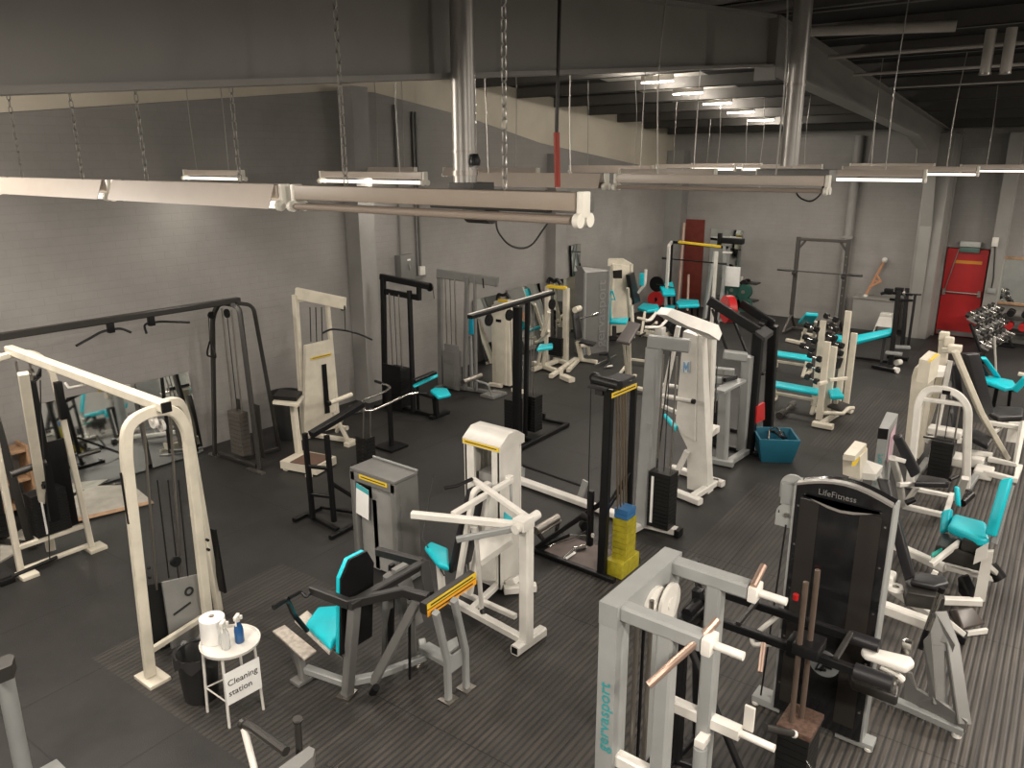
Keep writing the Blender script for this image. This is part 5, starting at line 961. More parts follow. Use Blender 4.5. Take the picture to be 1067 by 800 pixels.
# ------------------------------------------------------------------ glossy black weight tower
GLB = mat('gloss_black', (.010, .010, .011), .12); SMOKE = mat('smoked_panel', (.022, .020, .018), .2)
T = Thing('weight_tower', 'glossy black curved-top weight tower with round emblem, right foreground', 'gym machine', (5.35, 1.23, 0))
X_, ya, yb, H_ = 5.22, 1.50, .88, 1.90
arc = lambda x, f=1: [V((x, ya+(yb-ya)*t/8, H_+f*.075*math.sin(PI*t/8))) for t in range(9)]
T.part('shroud', GLB, prism([V((X_, ya, .06)), V((X_, yb, .06))]+arc(X_)[::-1], (.15, 0, 0)), label='glossy black shroud')
T.part('side_panel', SMOKE, bx((X_-.004, 1.40, .98), (.006, .13, 1.66))); T.part('side_panel', SMOKE, bx((X_-.004, 1.00, .98), (.006, .14, 1.66)))
T.part('edge_trim', LGREY, bx((X_+.08, yb-.01, .98), (.15, .018, 1.84), bev=.004)); T.part('edge_trim', LGREY, bx((X_+.08, ya+.01, .98), (.15, .018, 1.84), bev=.004))
T.part('crown', mat('silver_crown', (.33, .32, .30), .35, metal=.5), prism([p+V((-.01, 0, .0)) for p in arc(X_)]+[p+V((-.01, 0, .018)) for p in arc(X_)][::-1], (.05, 0, 0)), prism([V((X_-.02, ya-.06, H_-.06+0))]+[V((X_-.02, ya-.06+(yb-ya+.12)*t/6, H_-.03-.07*math.sin(PI*t/6))) for t in range(1, 6)]+[V((X_-.02, yb+.06, H_-.06))]+[V((X_-.02, ya-.06+(yb-ya+.12)*t/6, H_-.05-.07*math.sin(PI*t/6))) for t in range(6, -1, -1)], (.012, 0, 0)), label='silver curved crown')
T.part('lettering', MGREY, text_prims('LifeFitness', .060, V((X_-.012, 1.35, H_-.025)), (0, -1, 0), (0, 0, 1)), label='silver raised lettering')
EM = PX(859, 691, X_); EY, EZ = EM.y, EM.z
T.part('emblem', mat('emblem_grey', (.16, .17, .17), .4), lathe((X_-.006, EY, EZ), [(0, 0), (.105, 0), (.105, .006), (0, .006)], 32, 'X')); T.part('emblem_letters', GLB, *[sb([(X_-.016, EY+a_, EZ+c_) for a_, c_ in q_], .012, .018) for q_ in (((.08, .03), (.02, .03), (.05, -.06), (-.02, -.04)), ((-.07, .04), (-.02, .04), (.02, -.06)), ((-.06, -.01), (-.01, -.01)))])
for z in (1.75, 1.45, 1.1, .7, .3):
    for y in (ya-.025, yb+.025): T.part('screw', CHROME, cy((X_-.006, y, z), (X_+.004, y, z), .008, 8))
T.part('foot', LGREY, bx((X_+.1, ya+.07, .04), (.16, .22, .06), bev=.006)); T.part('foot', LGREY, bx((X_+.08, yb+.04, .03), (.12, .26, .05), bev=.006)); T.part('rubber_foot', WHITE2, cy((X_+.04, yb-.06, 0), (X_+.04, yb-.06, .02), .03, 12)); T.part('rubber_foot', WHITE2, cy((X_+.04, ya+.15, 0), (X_+.04, ya+.15, .02), .03, 12))
def halfdisc(c, r, th=.02, tall=.1):
    pts = [V((c[0], c[1]+r*math.cos(a), c[2]+r*math.sin(a))) for a in [k*PI/10 for k in range(11)]]+[V((c[0], c[1]-r, c[2]-tall)), V((c[0], c[1]+r, c[2]-tall))]
    return prism(pts, (th, 0, 0))
PLG = mat('translucent_grey_plate', (.30, .31, .30), .3)
q1 = PX(826, 507, X_+.1); q2 = PX(820, 536, X_+.05)
T.part('pulley_plate', PLG, halfdisc(q1, .09)); T.part('pulley_plate', PLG, halfdisc(q2, .08)); T.part('pulley_bracket', LGREY, bx((X_+.1, ya+.06, q1.z-.05), (.1, .12, .16), bev=.005))
T.part('cable', CABLE, cy((q1.x, q1.y+.06, q1.z), (q2.x, q2.y+.06, q2.z), .006, 6)); T.part('cable', CABLE, cy((q2.x, q2.y, q2.z-.08), (X_+.05, ya+.12, .08), .007, 6)); T.part('axle_bolt', CHROME, cy(q2+V((-.02, 0, 0)), q2+V((.0, 0, 0)), .018, 10)); T.part('axle_bolt', CHROME, cy(q1+V((-.02, 0, 0)), q1, .014, 10))

# its seat unit with grey linkage
T = Thing('leg_press_seat', 'black padded seat unit with grey side frame behind the glossy black tower', 'gym machine', (6.6, .8, 0))
T.part('backrest', VINYL, pad([PX(913, 498, 7.15), PX(926, 500, 7.15), PX(953, 601, 6.95), PX(942, 606, 6.95)], .07, nrm=(0, -1, .3), bev=.02), label='long black backrest'); T.part('seat', VINYL, pad([P(948, 604, .56), P(955, 594, .56), P(986, 600, .56), P(990, 607, .56), P(976, 610, .56)], .06, bev=.025), label='black seat cushion')
T.part('seat_frame', DGREY, bx((7.05, .86, .42), (.4, .3, .14), rz=.3, bev=.02)); T.part('rail', W, sb([P(908, 628, .32), P(968, 650, .32)], .10, .10, up=(0, 0, 1)), label='off-white slide rail'); T.part('rail', W, sb([P(895, 590, .2), P(970, 640, .1)], .08, .08, up=(0, 0, 1)))
T.part('cam', W, lathe(P(933, 613, .4), [(.03, -.02), (.075, -.02), (.085, 0), (.075, .02), (.03, .02)], 20), bx(P(926, 604, .42), (.16, .10, .14), bev=.03), label='white plastic cam')
T.part('side_plate', MGREY, prism([PX(944, 700, 5.85), PX(942, 735, 5.88), PX(1006, 764, 5.78), PX(1008, 752, 5.78), PX(975, 728, 5.82), PX(970, 660, 5.85), PX(962, 668, 5.85), PX(968, 726, 5.84), PX(955, 718, 5.85), PX(950, 702, 5.85)], (.03, 0, 0)), label='grey cut-out side plate'); T.part('side_arm', MGREY, sb([PX(979, 638, 6.2), PX(992, 672, 6.05), PX(1004, 754, 5.8)], .10, .05)); T.part('side_arm', MGREY, sb([PX(975, 672, 6.0), PX(979, 733, 5.85)], .11, .04)); T.part('gusset', MGREY, prism([PX(966, 668, 6.0), PX(992, 682, 6.0), PX(995, 672, 6.0), PX(976, 640, 6.1)], (.02, 0, 0)))
T.part('base_rail', LGREY, sb([(5.88, 1.02, .06), (5.80, .30, .06)], .07, .06, up=(0, 0, 1)), label='grey base rail'); T.part('rubber_foot', WHITE2, cy((5.8, .34, 0), (5.8, .34, .03), .035, 12))
T.part('chrome_lever', CHROME, cy(PX(966, 655, 6.3), PX(980, 617, 6.3), .024, 12), label='chrome lever'); T.part('lever_grip', BLACK, cy(PX(959, 676, 6.25), PX(966, 655, 6.3), .022, 12)); T.part('lever_tip', BLACK, cy(PX(980, 617, 6.3), PX(982, 612, 6.3), .026, 12))
T.part('shin_pad', W, pad([P(897, 674, .96), P(901, 680, .96), P(945, 695, .96), P(954, 689, .96), P(950, 683, .96), P(904, 672, .96)], .06, bev=.02), label='white shin pad'); T.part('shin_pad', DGREY, pad([P(884, 698, .80), P(888, 708, .80), P(936, 726, .80), P(938, 714, .80), P(925, 705, .80)], .08, bev=.02), label='dark grey shin pad'); T.part('pad_link', CHROME, bx(P(930, 712, .84), (.12, .05, .05), bev=.015)); T.part('pad_link', CHROME, bx(P(945, 674, .95), (.06, .06, .10), bev=.01)); T.part('pad_arm', W, tb([P(918, 693, .88), P(930, 699, .86), P(940, 708, .80)], .025, .04))
T.part('link_strut', W, sb([P(984, 645, .3), P(1003, 660, .1)], .05, .05)); T.part('foot_end', BLACK, bx(P(1001, 663, .05), (.14, .09, .07), bev=.01))

# ------------------------------------------------------------------ teal hip machine
T = Thing('hip_machine', 'white hip machine with teal seat, back and knee pads at the right', 'gym machine', (8.0, .6, 0))
T.part('backrest', TEAL, pad([PX(1042, 499, 8.15), PX(1055, 497, 8.15), PX(1037, 560, 7.95), PX(1025, 556, 7.95)], .08, nrm=(-1, 1, 0), bev=.025), label='tall teal backrest'); T.part('back_post', LGREY, sb([PX(1054, 505, 8.2), PX(1036, 566, 8.0)], .05, .05)); T.part('seat', TEAL, pad([P(988, 546, .64), P(994, 534, .64), P(1028, 543, .64), P(1032, 562, .64), P(1020, 560, .64)], .10, bev=.035), label='teal seat')
T.part('knee_pad', TEAL, pad([PX(980, 532, 8.4), PX(991, 529, 8.4), PX(988, 553, 8.3), PX(978, 556, 8.3)], .09, bev=.03), label='near teal knee pad'); T.part('knee_pad', TEAL, pad([PX(994, 506, 8.9), PX(1000, 508, 8.9), PX(1001, 529, 8.85), PX(995, 526, 8.85)], .06, bev=.025), label='far teal knee pad'); T.part('foot_peg', mat('teal_rubber', (.01, .25, .20), .5), pad([P(970, 575, .45), P(984, 568, .45), P(982, 572, .45), P(971, 578, .45)], .05), label='green foot peg')
T.part('upright', W, prism([PX(1024, 575, 7.95), PX(1035, 575, 7.95), PX(1026, 627, 7.95), PX(1014, 627, 7.95)], (.06, 0, 0)), label='white side upright'); T.part('side_plate', W, prism([PX(1017, 573, 7.9), PX(1030, 566, 7.9), PX(1028, 582, 7.9), PX(1014, 588, 7.9)], (.03, 0, 0)), label='white side plate'); T.part('stack_cover', BLACK, bx(PX(1012, 577, 8.05), (.05, .22, .22), bev=.01)); T.part('mechanism', DGREY, bx((8.15, .72, .38), (.35, .4, .16), bev=.03), bx((8.1, .6, .52), (.2, .22, .12), bev=.02), cy((8.2, .85, .3), (8.2, .5, .3), .09, 16), label='dark lever mechanism')
T.part('base', W, sb([P(972, 625, .12), P(1022, 627, .12)], .07, .07, up=(0, 0, 1)), sb([P(962, 620, .15), P(975, 595, .4)], .05, .05), sb([P(970, 588, .35), P(1000, 565, .5)], .05, .05), sb([P(928, 566, .1), P(985, 592, .1)], .09, .08, up=(0, 0, 1)), sb([P(985, 590, .15), P(1035, 602, .1)], .07, .06)); T.part('foot_board', BLACK, pad([P(1001, 600, .35), P(1010, 597, .35), P(1018, 612, .25), P(1014, 630, .1), P(1002, 615, .15)], .05)); T.part('foot_pad', BLACK, cy(P(1032, 590, .2), P(1042, 603, .1), .07, 14)); T.part('strut', W, sb([P(1030, 590, .3), P(1042, 601, .08)], .05, .05))
T = Thing('foot_platform', 'dark brown wedge footrest on the floor below the teal hip machine', 'footrest', P(1010, 650))
T.part('wedge', mat('dark_brown_rubber', (.05, .04, .035), .4), pad([P(995, 634, .22), P(1014, 632, .22), P(1028, 650, .10), P(1004, 656, .12)], .10, bev=.02)); T.part('edge_plate', W, sb([P(1004, 660, .03), P(1028, 657, .03)], .03, .05), label='white edge plate'); T.part('hinge_arm', BLACK, sb([P(992, 636, .15), P(1002, 656, .06)], .05, .05))

# ------------------------------------------------------------------ row behind: cream box unit, grey gervasport tower with black seat
T = Thing('adductor_console', 'small cream console box with yellow edge behind the glossy black tower', 'gym machine', (8.3, 1.75, 0))
T.part('housing', WHITE, prism([PX(878, 475, 8.1), PX(878, 494, 8.1)*1, PX(896, 500, 8.1), PX(896, 476, 8.1), PX(892, 471, 8.1)], (.30, 0, 0)), prism([P(879, 473, 1.22), P(891, 475, 1.22), P(903, 462, 1.25), P(891, 459, 1.25)], (0, 0, -.06)), label='cream housing'); T.part('edge_strip', YELLOW, prism([P(888, 481, 1.14), P(892, 480, 1.14), P(903, 464, 1.2), P(902, 462, 1.2)], (0, 0, -.05)), label='yellow edge strip'); T.part('tray', WHITE2, prism([P(891, 492, .95), P(913, 494, .95), P(920, 485, .98), P(900, 478, 1.05)], (0, 0, -.07)), label='white sloping tray'); T.part('slot', BLACK, prism([P(893, 482, 1.02), P(897, 479, 1.03), P(903, 480, 1.02), P(898, 482, 1.01)], (0, 0, .004))); T.part('post', WHITE2, sb([(8.4, 1.8, .03), (8.35, 1.8, 1.0)], .12, .12)); T.part('arm', WHITE2, sb([P(914, 492, .9), P(917, 504, .7)], .06, .06)); T.part('foot', WHITE2, bx((8.4, 1.8, .03), (.4, .4, .05)))
T = Thing('leg_extension', 'grey lettered tower with black top and black reclined seat, right of centre', 'gym machine', (9.1, 1.5, 0))
zt_ = 1.28; tq = [P(916, 446, zt_), P(926, 447, zt_), P(936, 431, zt_), P(924, 429, zt_)]
T.part('tower', LGREY, prism(tq, (0, 0, -zt_+.03)), label='grey weight tower'); T.part('top_front', BLACK, prism([tq[0]+V((-.004, .004, 0)), tq[1]+V((-.004, -.0, 0)), tq[1]+V((-.004, 0, -.12)), tq[0]+V((-.004, .004, -.12))], (.002, 0, 0)), label='black top panel')
d1 = (tq[1]-tq[0]).normalized(); n1 = V((d1.y, -d1.x, 0)); n1 = n1 if n1.x < 0 else -n1
T.part('lettering', TEALINK, text_prims('gervasport', .085, tq[0].lerp(tq[1], .75)+V((0, 0, -.66))+n1*.008, (0, 0, 1), tq[0]-tq[1])); T.part('notice', mat('pink_notice', (.62, .42, .50), .6), prism([tq[1].lerp(tq[2], .25)+V((0, -.006, -.10)), tq[1].lerp(tq[2], .75)+V((0, -.006, -.08)), tq[1].lerp(tq[2], .75)+V((0, -.006, -.42)), tq[1].lerp(tq[2], .25)+V((0, -.006, -.46))], (0, -.003, 0)), label='pink notice')
T.part('backrest', VINYL, pad([PX(930, 452, 9.1), PX(939, 450, 9.1), PX(960, 489, 9.3), PX(950, 495, 9.2)], .08, nrm=(0, -1, .5), bev=.025), label='black reclined backrest'); T.part('seat', VINYL, pad([P(953, 502, .56), P(958, 494, .56), P(986, 498, .56), P(990, 503, .56)], .07, bev=.02), label='black seat')
T.part('frame', W, sb([P(930, 477, .95), P(937, 500, .5), P(941, 527, .12)], .07, .06), sb([P(930, 477, .95), P(941, 480, .85)], .06, .05), sb([P(941, 527, .12), P(985, 537, .12)], .07, .06, up=(0, 0, 1)), sb([P(985, 537, .12), P(992, 515, .12)], .06, .05, up=(0, 0, 1)), sb([P(992, 517, .12), P(952, 509, .2)], .06, .05, up=(0, 0, 1)), sb([P(945, 522, .15), P(956, 507, .4)], .05, .05), sb([P(936, 505, .5), P(955, 504, .45)], .05, .05)); T.part('leg_lever', W, sb([P(997, 520, .2), P(1006, 498, .6)], .08, .05)); T.part('ankle_roller', BLACK, cy(P(1002, 524, .15), P(1012, 515, .2), .05, 14), cy(P(944, 524, .2), P(953, 520, .25), .035, 12)); T.part('grip', BLACK, cy(P(990, 500, .6), P(998, 496, .62), .02, 10))

# cream arch machine
T = Thing('multi_press', 'white arched-tube machine with tall cream cabinet and yellow top strip', 'gym machine', (10.9, 1.4, 0))
T.part('arch_frame', W, sb([(10.45, 1.60, .04), (10.56, 1.66, 1.12), (10.60, 1.60, 1.30), (10.60, 1.42, 1.34), (10.62, 1.24, 1.30), (10.64, 1.12, 1.15), (10.85, 1.02, .04)], .09, .09, .14), label='white arched tube'); T.part('arch_tie', W, sb([(10.56, 1.62, 1.18), (10.62, 1.15, 1.18)], .06, .05)); T.part('arch_badge', BLACK, bx(PX(986, 409, 10.55), (.01, .09, .05)))
stack(T, 11.0, 1.36, .08, .48, .24, .26, 1.1, STACK, 9); T.part('side_rod', BLACK, cy(P(962, 455, .9), P(992, 460, .9), .012, 8)); T.part('cabinet', WHITE, prism([PX(942, 468, 11.6), PX(957, 478, 11.5), PX(968, 380, 11.6), PX(953, 383, 11.6), PX(950, 392, 11.6)], (.35, 0, 0)), label='cream weight cabinet'); T.part('cabinet_side', WHITE, prism([PX(957, 478, 11.49), PX(962, 470, 11.49), PX(974, 390, 11.6), PX(968, 384, 11.6)], (.05, 0, 0)))
T.part('top_box', WHITE, prism([P(958, 374, 1.75), P(970, 377, 1.75), P(980, 369, 1.8), P(968, 365, 1.8)], (0, 0, -.28)), label='cream top box'); T.part('edge_strip', YELLOW, prism([P(968, 375, 1.77), P(971, 375, 1.77), P(979, 369, 1.8), P(975, 368, 1.8)], (0, 0, -.04)), label='yellow strip'); T.part('tray', WHITE2, prism([P(966, 388, 1.5), P(984, 387, 1.5), P(986, 381, 1.5), P(968, 379, 1.55)], (0, 0, -.07))); T.part('mechanism', W, sb([P(965, 458, .5), P(1000, 458, .5)], .1, .08), bx((11.1, 1.2, .3), (.3, .25, .12), bev=.03), bx((11.25, 1.4, .6), (.2, .4, .1), bev=.03)); T.part('post', W, sb([(11.5, 1.55, .03), (11.5, 1.5, 1.5)], .06, .06)); T.part('base', LGREY, sb([(10.45, 1.6, .04), (11.6, 1.6, .04)], .08, .07), sb([(10.85, 1.0, .04), (11.9, .95, .04)], .08, .07))
# cream incline press machine with long diagonal
T = Thing('incline_press', 'cream press with long diagonal tube and black back pad near the dumbbell rack', 'gym machine', (12.0, 1.0, 0))
T.part('mast', WHITE, sb([PX(981, 390, 11.9), PX(984, 350, 11.9)], .12, .09), bx(PX(984, 350, 11.9), (.12, .12, .12), bev=.02), sb([(11.9, 1.78, .03), PX(981, 390, 11.9)], .1, .09), label='cream mast'); T.part('head', WHITE, sb([PX(984, 365, 11.8), PX(996, 365, 11.6)], .08, .08), bx(PX(995, 363, 11.6), (.14, .16, .10), bev=.02), bx(PX(989, 356, 11.8), (.1, .12, .14), bev=.03)); T.part('diagonal', WHITE, sb([P(995, 366, 1.68), P(1022, 430, .85), P(1049, 477, .06)], .09, .07), label='long cream diagonal tube')
T.part('back_pad', VINYL, pad([P(1000, 367, 1.62), P(1014, 366, 1.6), P(1030, 428, .66), P(1018, 432, .66)], .10, bev=.03), label='long black back pad'); T.part('seat', VINYL, pad([P(1030, 428, .6), P(1038, 422, .6), P(1067, 424, .6), P(1066, 433, .6), P(1040, 434, .6)], .09, bev=.03), label='black seat'); T.part('inner_pads', VINYL, pad([P(990, 375, 1.4), P(1000, 378, 1.4), P(1008, 445, .5), P(1000, 450, .5)], .12), pad([P(1000, 448, .5), P(1010, 443, .5), P(1036, 456, .45), P(1030, 464, .45)], .08), label='black inner pads')
T.part('frame', W, sb([P(1028, 440, .5), P(1067, 446, .5)], .07, .06), sb([P(1036, 450, .4), P(1052, 438, .5)], .05, .05), sb([P(1030, 478, .15), P(1058, 484, .15), P(1066, 440, .6)], .08, .07), sb([P(1026, 492, .1), P(1058, 500, .1), P(1062, 486, .1)], .08, .07), sb([P(1005, 470, .2), P(1034, 474, .2)], .06, .06)); T.part('side_plate', W, prism([PX(1051, 440, 12.4), PX(1067, 440, 12.4), PX(1065, 462, 12.3), PX(1048, 460, 12.3)], (.04, 0, 0)), label='white side plate'); T.part('floor_block', W, bx(P(1025, 492, .06), (.3, .22, .12), bev=.03), bx(P(1018, 480, .1), (.25, .18, .14), bev=.03))

# teal adjustable bench on the right
T = Thing('adjustable_bench', 'black-framed bench with three angled teal pads before the dumbbell rack', 'bench', P(1045, 435))
T.part('pad', TEAL, pad([P(1019, 393, .55), P(1022, 389, .55), P(1056, 396, .5), P(1060, 402, .5), P(1048, 404, .5)], .07, bev=.02), label='teal seat pad'); T.part('pad', TEAL, pad([P(1021, 371, .95), P(1027, 371, .95), P(1042, 391, .55), P(1035, 390, .55)], .07, bev=.02), label='upper teal pad'); T.part('pad', TEAL, pad([P(1054, 404, .48), P(1066, 391, .75), P(1075, 392, .75), P(1060, 407, .48)], .06, bev=.02), label='front teal pad')
T.part('frame', BLACK, sb([P(1024, 400, .42), P(1058, 406, .42)], .06, .06, up=(0, 0, 1)), sb([P(1039, 403, .4), P(1035, 424, .03)], .06, .06), sb([P(1053, 405, .4), P(1051, 422, .03)], .05, .05), sb([P(1018, 375, .9), P(1030, 395, .45)], .06, .06)); T.part('roller', BLACK, cy(P(1014, 370, .9), P(1024, 372, .9), .07, 14)); T.part('foot', BLACK, sb([P(1028, 424, .03), P(1045, 428, .03)], .07, .05)); T.part('end_pad', WHITE, bx(P(1066, 390, .6), (.1, .14, .05), bev=.01))

# ------------------------------------------------------------------ dumbbell racks with dumbbells
def dumbbell(c, axis, r=.055, l=.26, m=None, name='dumbbell', label='', group='', hexed=False):
    t = Thing('dumbbell', label, 'dumbbell', c, group or None); ax = V(axis).normalized(); c = V(c); n = 6 if hexed else 14
    t.part('handle', CHROME, cy(c-ax*l*.25, c+ax*l*.25, .014, 8))
    for s in (-1, 1): t.part('head', m or BLACK, cy(c+ax*s*l*.22, c+ax*s*l*.5, r, n))
    return t
T = Thing('dumbbell_rack', 'long diagonal dumbbell rack standing before the far wall at the right', 'rack', (19.6, 2.1, 0))
ra, rb = V((18.3, 1.98, 0)), V((20.25, 1.70, 0)); rd = (rb-ra).normalized(); rn = V((-rd.y, rd.x, 0))
for p in (ra, rb): T.part('side_frame', BLACK, sb([p-rn*.22+V((0, 0, .03)), p+rn*.16+V((0, 0, .80))], .07, .05), sb([p-rn*.28+V((0, 0, .03)), p+rn*.28+V((0, 0, .03))], .07, .05))
tiers = [(-.14, .36), (.02, .62), (.16, .88)]
for (o, z) in tiers: T.part('shelf', MGREY, prism([ra+rn*(o-.1)+V((0, 0, z-.07)), rb+rn*(o-.1)+V((0, 0, z-.07)), rb+rn*(o+.08)+V((0, 0, z)), ra+rn*(o+.08)+V((0, 0, z))], (0, 0, -.02)))
nth = ['first', 'second', 'third', 'fourth', 'fifth', 'sixth', 'seventh', 'eighth', 'ninth']
for ti, (o, z) in enumerate(tiers):
    for k in range(7):
        c = ra.lerp(rb, (k+.5)/7)+rn*o+V((0, 0, z+.02)); dumbbell(c, rn+V((0, 0, .4)), .060-.002*k, .28, DGREY if (ti+k) % 3 else CHROME, label='%s dumbbell from the near end, %s tier of the diagonal rack' % (nth[k], ['lowest', 'middle', 'top'][ti]), group='dumbbells on the diagonal rack')
T = Thing('dumbbell_rack', 'low wall rack with red-ended dumbbells below the wood-framed mirror', 'rack', (20.4, 1.3, 0))
for y in (1.75, .2): T.part('side_frame', DGREY, bx((20.45, y, .35), (.4, .05, .7), bev=.005))
for z in (.38, .66): T.part('shelf', DGREY, bx((20.45, .98, z-.03), (.38, 1.5, .03)))
for k in range(5):
    y = 1.62-.28*k
    dumbbell((20.36, y, .48), (1, 0, 0), .09, .3, RED, label='red-ended dumbbell, %s from the left on the low wall rack' % nth[k], group='red dumbbells on the low wall rack')
    dumbbell((20.40, y, .76), (1, 0, 0), .08, .3, BLACK, label='black dumbbell, %s from the left on top of the low wall rack' % nth[k], group='black dumbbells on the low wall rack')
T = Thing('pole', 'white pole leaning beside the diagonal dumbbell rack', 'pole', P(1038, 390)); T.part('shaft', WHITE2, cy(P(1038, 391), P(1036, 350, .85), .022, 8)); T.part('tip', BLACK, cy(P(1036, 350, .85), P(1035.9, 348, .88), .024, 8))
# fire door and fittings
DX = 20.78
q = [V((DX, 3.12, 0.02)), V((DX, 2.28, 0.02)), V((DX, 2.28, 2.06)), V((DX, 3.12, 2.06))]
D = struct('door_1', RED, prism(q, (.05, 0, 0)))
def child(name, m, prims, par):
    o = link_mesh(name, prims, m); o.parent = par; return o
child('push_bar', STEEL, [cy((DX-.05, 3.06, 1.05), (DX-.05, 2.34, 1.05), .02, 10), bx((DX-.03, 3.06, 1.05), (.07, .06, .14)), bx((DX-.03, 2.34, 1.05), (.07, .06, .14))], D); child('kick_plate', MGREY, [bx((DX-.004, 2.7, .08), (.006, .8, .1))], D)
child('door_label', mat('orange_notice', (.60, .25, .02), .5), [bx((DX-.004, 2.66, 1.76), (.006, .56, .07))], D); child('latch_rod', STEEL, [cy((DX-.03, 3.06, 1.05), (DX-.03, 2.88, 2.06), .012, 6)], D)
struct('trim_30', BEAM, [bx((20.86, 2.7, 2.13), (.10, .9, .10))]); struct('wall_door_infill', WALL, [bx((20.87, 2.7, 3.6), (.08, .9, 2.9))])
T = Thing('emergency_light', 'small emergency light unit fixed above the red fire door', 'light fitting', (20.7, 2.7, 2.15)); T.part('case', mat('dirty_white', (.45, .46, .44), .5), bx((20.72, 2.66, 2.18), (.14, .42, .12), bev=.015)); T.part('lens', mat('green_sign', (.08, .15, .13), .4), bx((20.72, 2.66, 2.05), (.06, .40, .12), bev=.01), label='dark green sign panel')
T = Thing('call_point', 'white switch unit with wire on the column right of the fire door', 'switch', (20.6, 1.75, 2.4)); T.part('case', WHITE2, bx(PX(1037, 252, 20.40), (.08, .12, .2), bev=.01)); T.part('wire', CABLE, tb([PX(1037, 256, 20.42), PX(1035, 290, 20.42), PX(1033, 300, 20.42)], .012)); T.part('lower_box', LGREY, bx(PX(1033, 303, 20.42), (.06, .16, .1), bev=.01))
T = Thing('wall_mirror', 'wood-framed mirror on the far wall at the right edge', 'mirror', (20.78, 1.3, 1.4))
my0, my1, mz0, mz1 = 1.98, .65, .90, 1.92
for (c, s) in (((20.76, (my0+my1)/2, mz1), (.04, my0-my1, .06)), ((20.76, (my0+my1)/2, mz0), (.04, my0-my1, .06)), ((20.76, my0, (mz0+mz1)/2), (.04, .06, mz1-mz0)), ((20.76, my1, (mz0+mz1)/2), (.04, .06, mz1-mz0))): T.part('frame_rail', WOOD, bx(c, s, bev=.005))
T.part('glass', MIRROR, bx((20.775, (my0+my1)/2, (mz0+mz1)/2), (.01, my0-my1, mz1-mz0)))
# painted box, wooden bracket, stool at the far wall
T = Thing('wall_cupboard', 'grey painted box against the far wall under the wooden bracket', 'box', (20.5, 4.5, 0)); T.part('body', PLAST, bx((20.55, 4.45, .38), (.48, 1.0, .76), bev=.01)); T.part('lid', BEAM, bx((20.54, 4.45, .78), (.52, 1.06, .03), bev=.005))
T = Thing('wooden_bracket', 'pale wooden A-shaped bracket with ball tips leaning on the far wall', 'bracket', (20.5, 4.6, .79))
OR = mat('orange_wood', (.50, .24, .12), .5)
A, B_ = PX(902, 307.5, 20.5), PX(922, 271, 20.66); Cc = PX(918, 293, 20.56); T.part('spar', OR, sb([A, B_], .05, .05)); T.part('brace', OR, sb([PX(905, 300, 20.52), Cc], .04, .04), sb([PX(913, 286, 20.58), Cc], .04, .04), sb([PX(911, 293, 20.56), Cc], .03, .03)); T.part('ball', WHITE2, lathe(B_, [(0, -.07)]+[(.07*math.sin(a*PI/8), -.07*math.cos(a*PI/8)) for a in range(1, 8)]+[(0, .07)], 14)); T.part('ball', WHITE2, lathe(A+V((0, 0, -.03)), [(0, -.06)]+[(.06*math.sin(a*PI/8), -.06*math.cos(a*PI/8)) for a in range(1, 8)]+[(0, .06)], 14))
T = Thing('white_stool', 'white plastic step stool behind the black incline rack', 'stool', P(920, 348)); b_ = P(921, 350); T.part('top', WHITE2, bx((b_.x, b_.y, .52), (.22, .26, .08), bev=.02)); 
for s in (-1, 1): T.part('side_panel', WHITE2, prism([V((b_.x-.2, b_.y+s*.22, .0)), V((b_.x+.2, b_.y+s*.22, .0)), V((b_.x+.1, b_.y+s*.11, .5)), V((b_.x-.1, b_.y+s*.11, .5))], (0, s*.02, 0)))
T.part('front_panel', WHITE2, prism([V((b_.x-.18, b_.y-.18, .25)), V((b_.x-.18, b_.y+.18, .25)), V((b_.x-.1, b_.y+.11, .5)), V((b_.x-.1, b_.y-.11, .5))], (.02, 0, 0)))
# squat stand and barbell
T = Thing('squat_stand', 'dark steel squat stand with crossbar before the far wall', 'rack', (19.3, 5.4, 0))
u0, u1 = P(823, 344), P(873, 350); hs = 2.28; ST2 = mat('dark_steel_paint', (.05, .046, .042), .4)
for u in (u0, u1): T.part('upright', ST2, sb([u+V((0, 0, .4)), up(u, hs)], .09, .08)); T.part('stand_foot', ST2, sb([u+V((-.5, 0, .03)), u+V((.05, 0, .42))], .06, .05), sb([u+V((.35, 0, .03)), u+V((.0, 0, .42))], .06, .05), sb([u+V((-.5, 0, .03)), u+V((.4, 0, .03))], .06, .05))
T.part('crossbar', ST2, sb([up(u0, hs-.05), up(u1, hs-.05)], .07, .07), label='steel crossbar'); T.part('corner_brace', ST2, sb([up(u0, hs-.3), up(u0.lerp(u1, .16), hs-.06)], .05, .05)); T.part('corner_brace', ST2, sb([up(u1, hs-.3), up(u1.lerp(u0, .16), hs-.06)], .05, .05)); T.part('floor_bar', ST2, sb([up(u0, .05)+V((.1, 0, 0)), up(u1, .05)+V((.1, 0, 0))], .06, .06))
for k in range(7): T.part('pin_hole', CHROME, cy(up(u1, .8+.18*k)+V((-.052, 0, 0)), up(u1, .8+.18*k)+V((-.046, 0, 0)), .02, 8))
for u in (u0, u1): T.part('bar_hook', DGREY, bx(up(u, 1.42)+V((-.08, 0, 0)), (.1, .1, .08), bev=.01))
b0, b1 = u0.lerp(u1, -.36), u0.lerp(u1, 1.36)
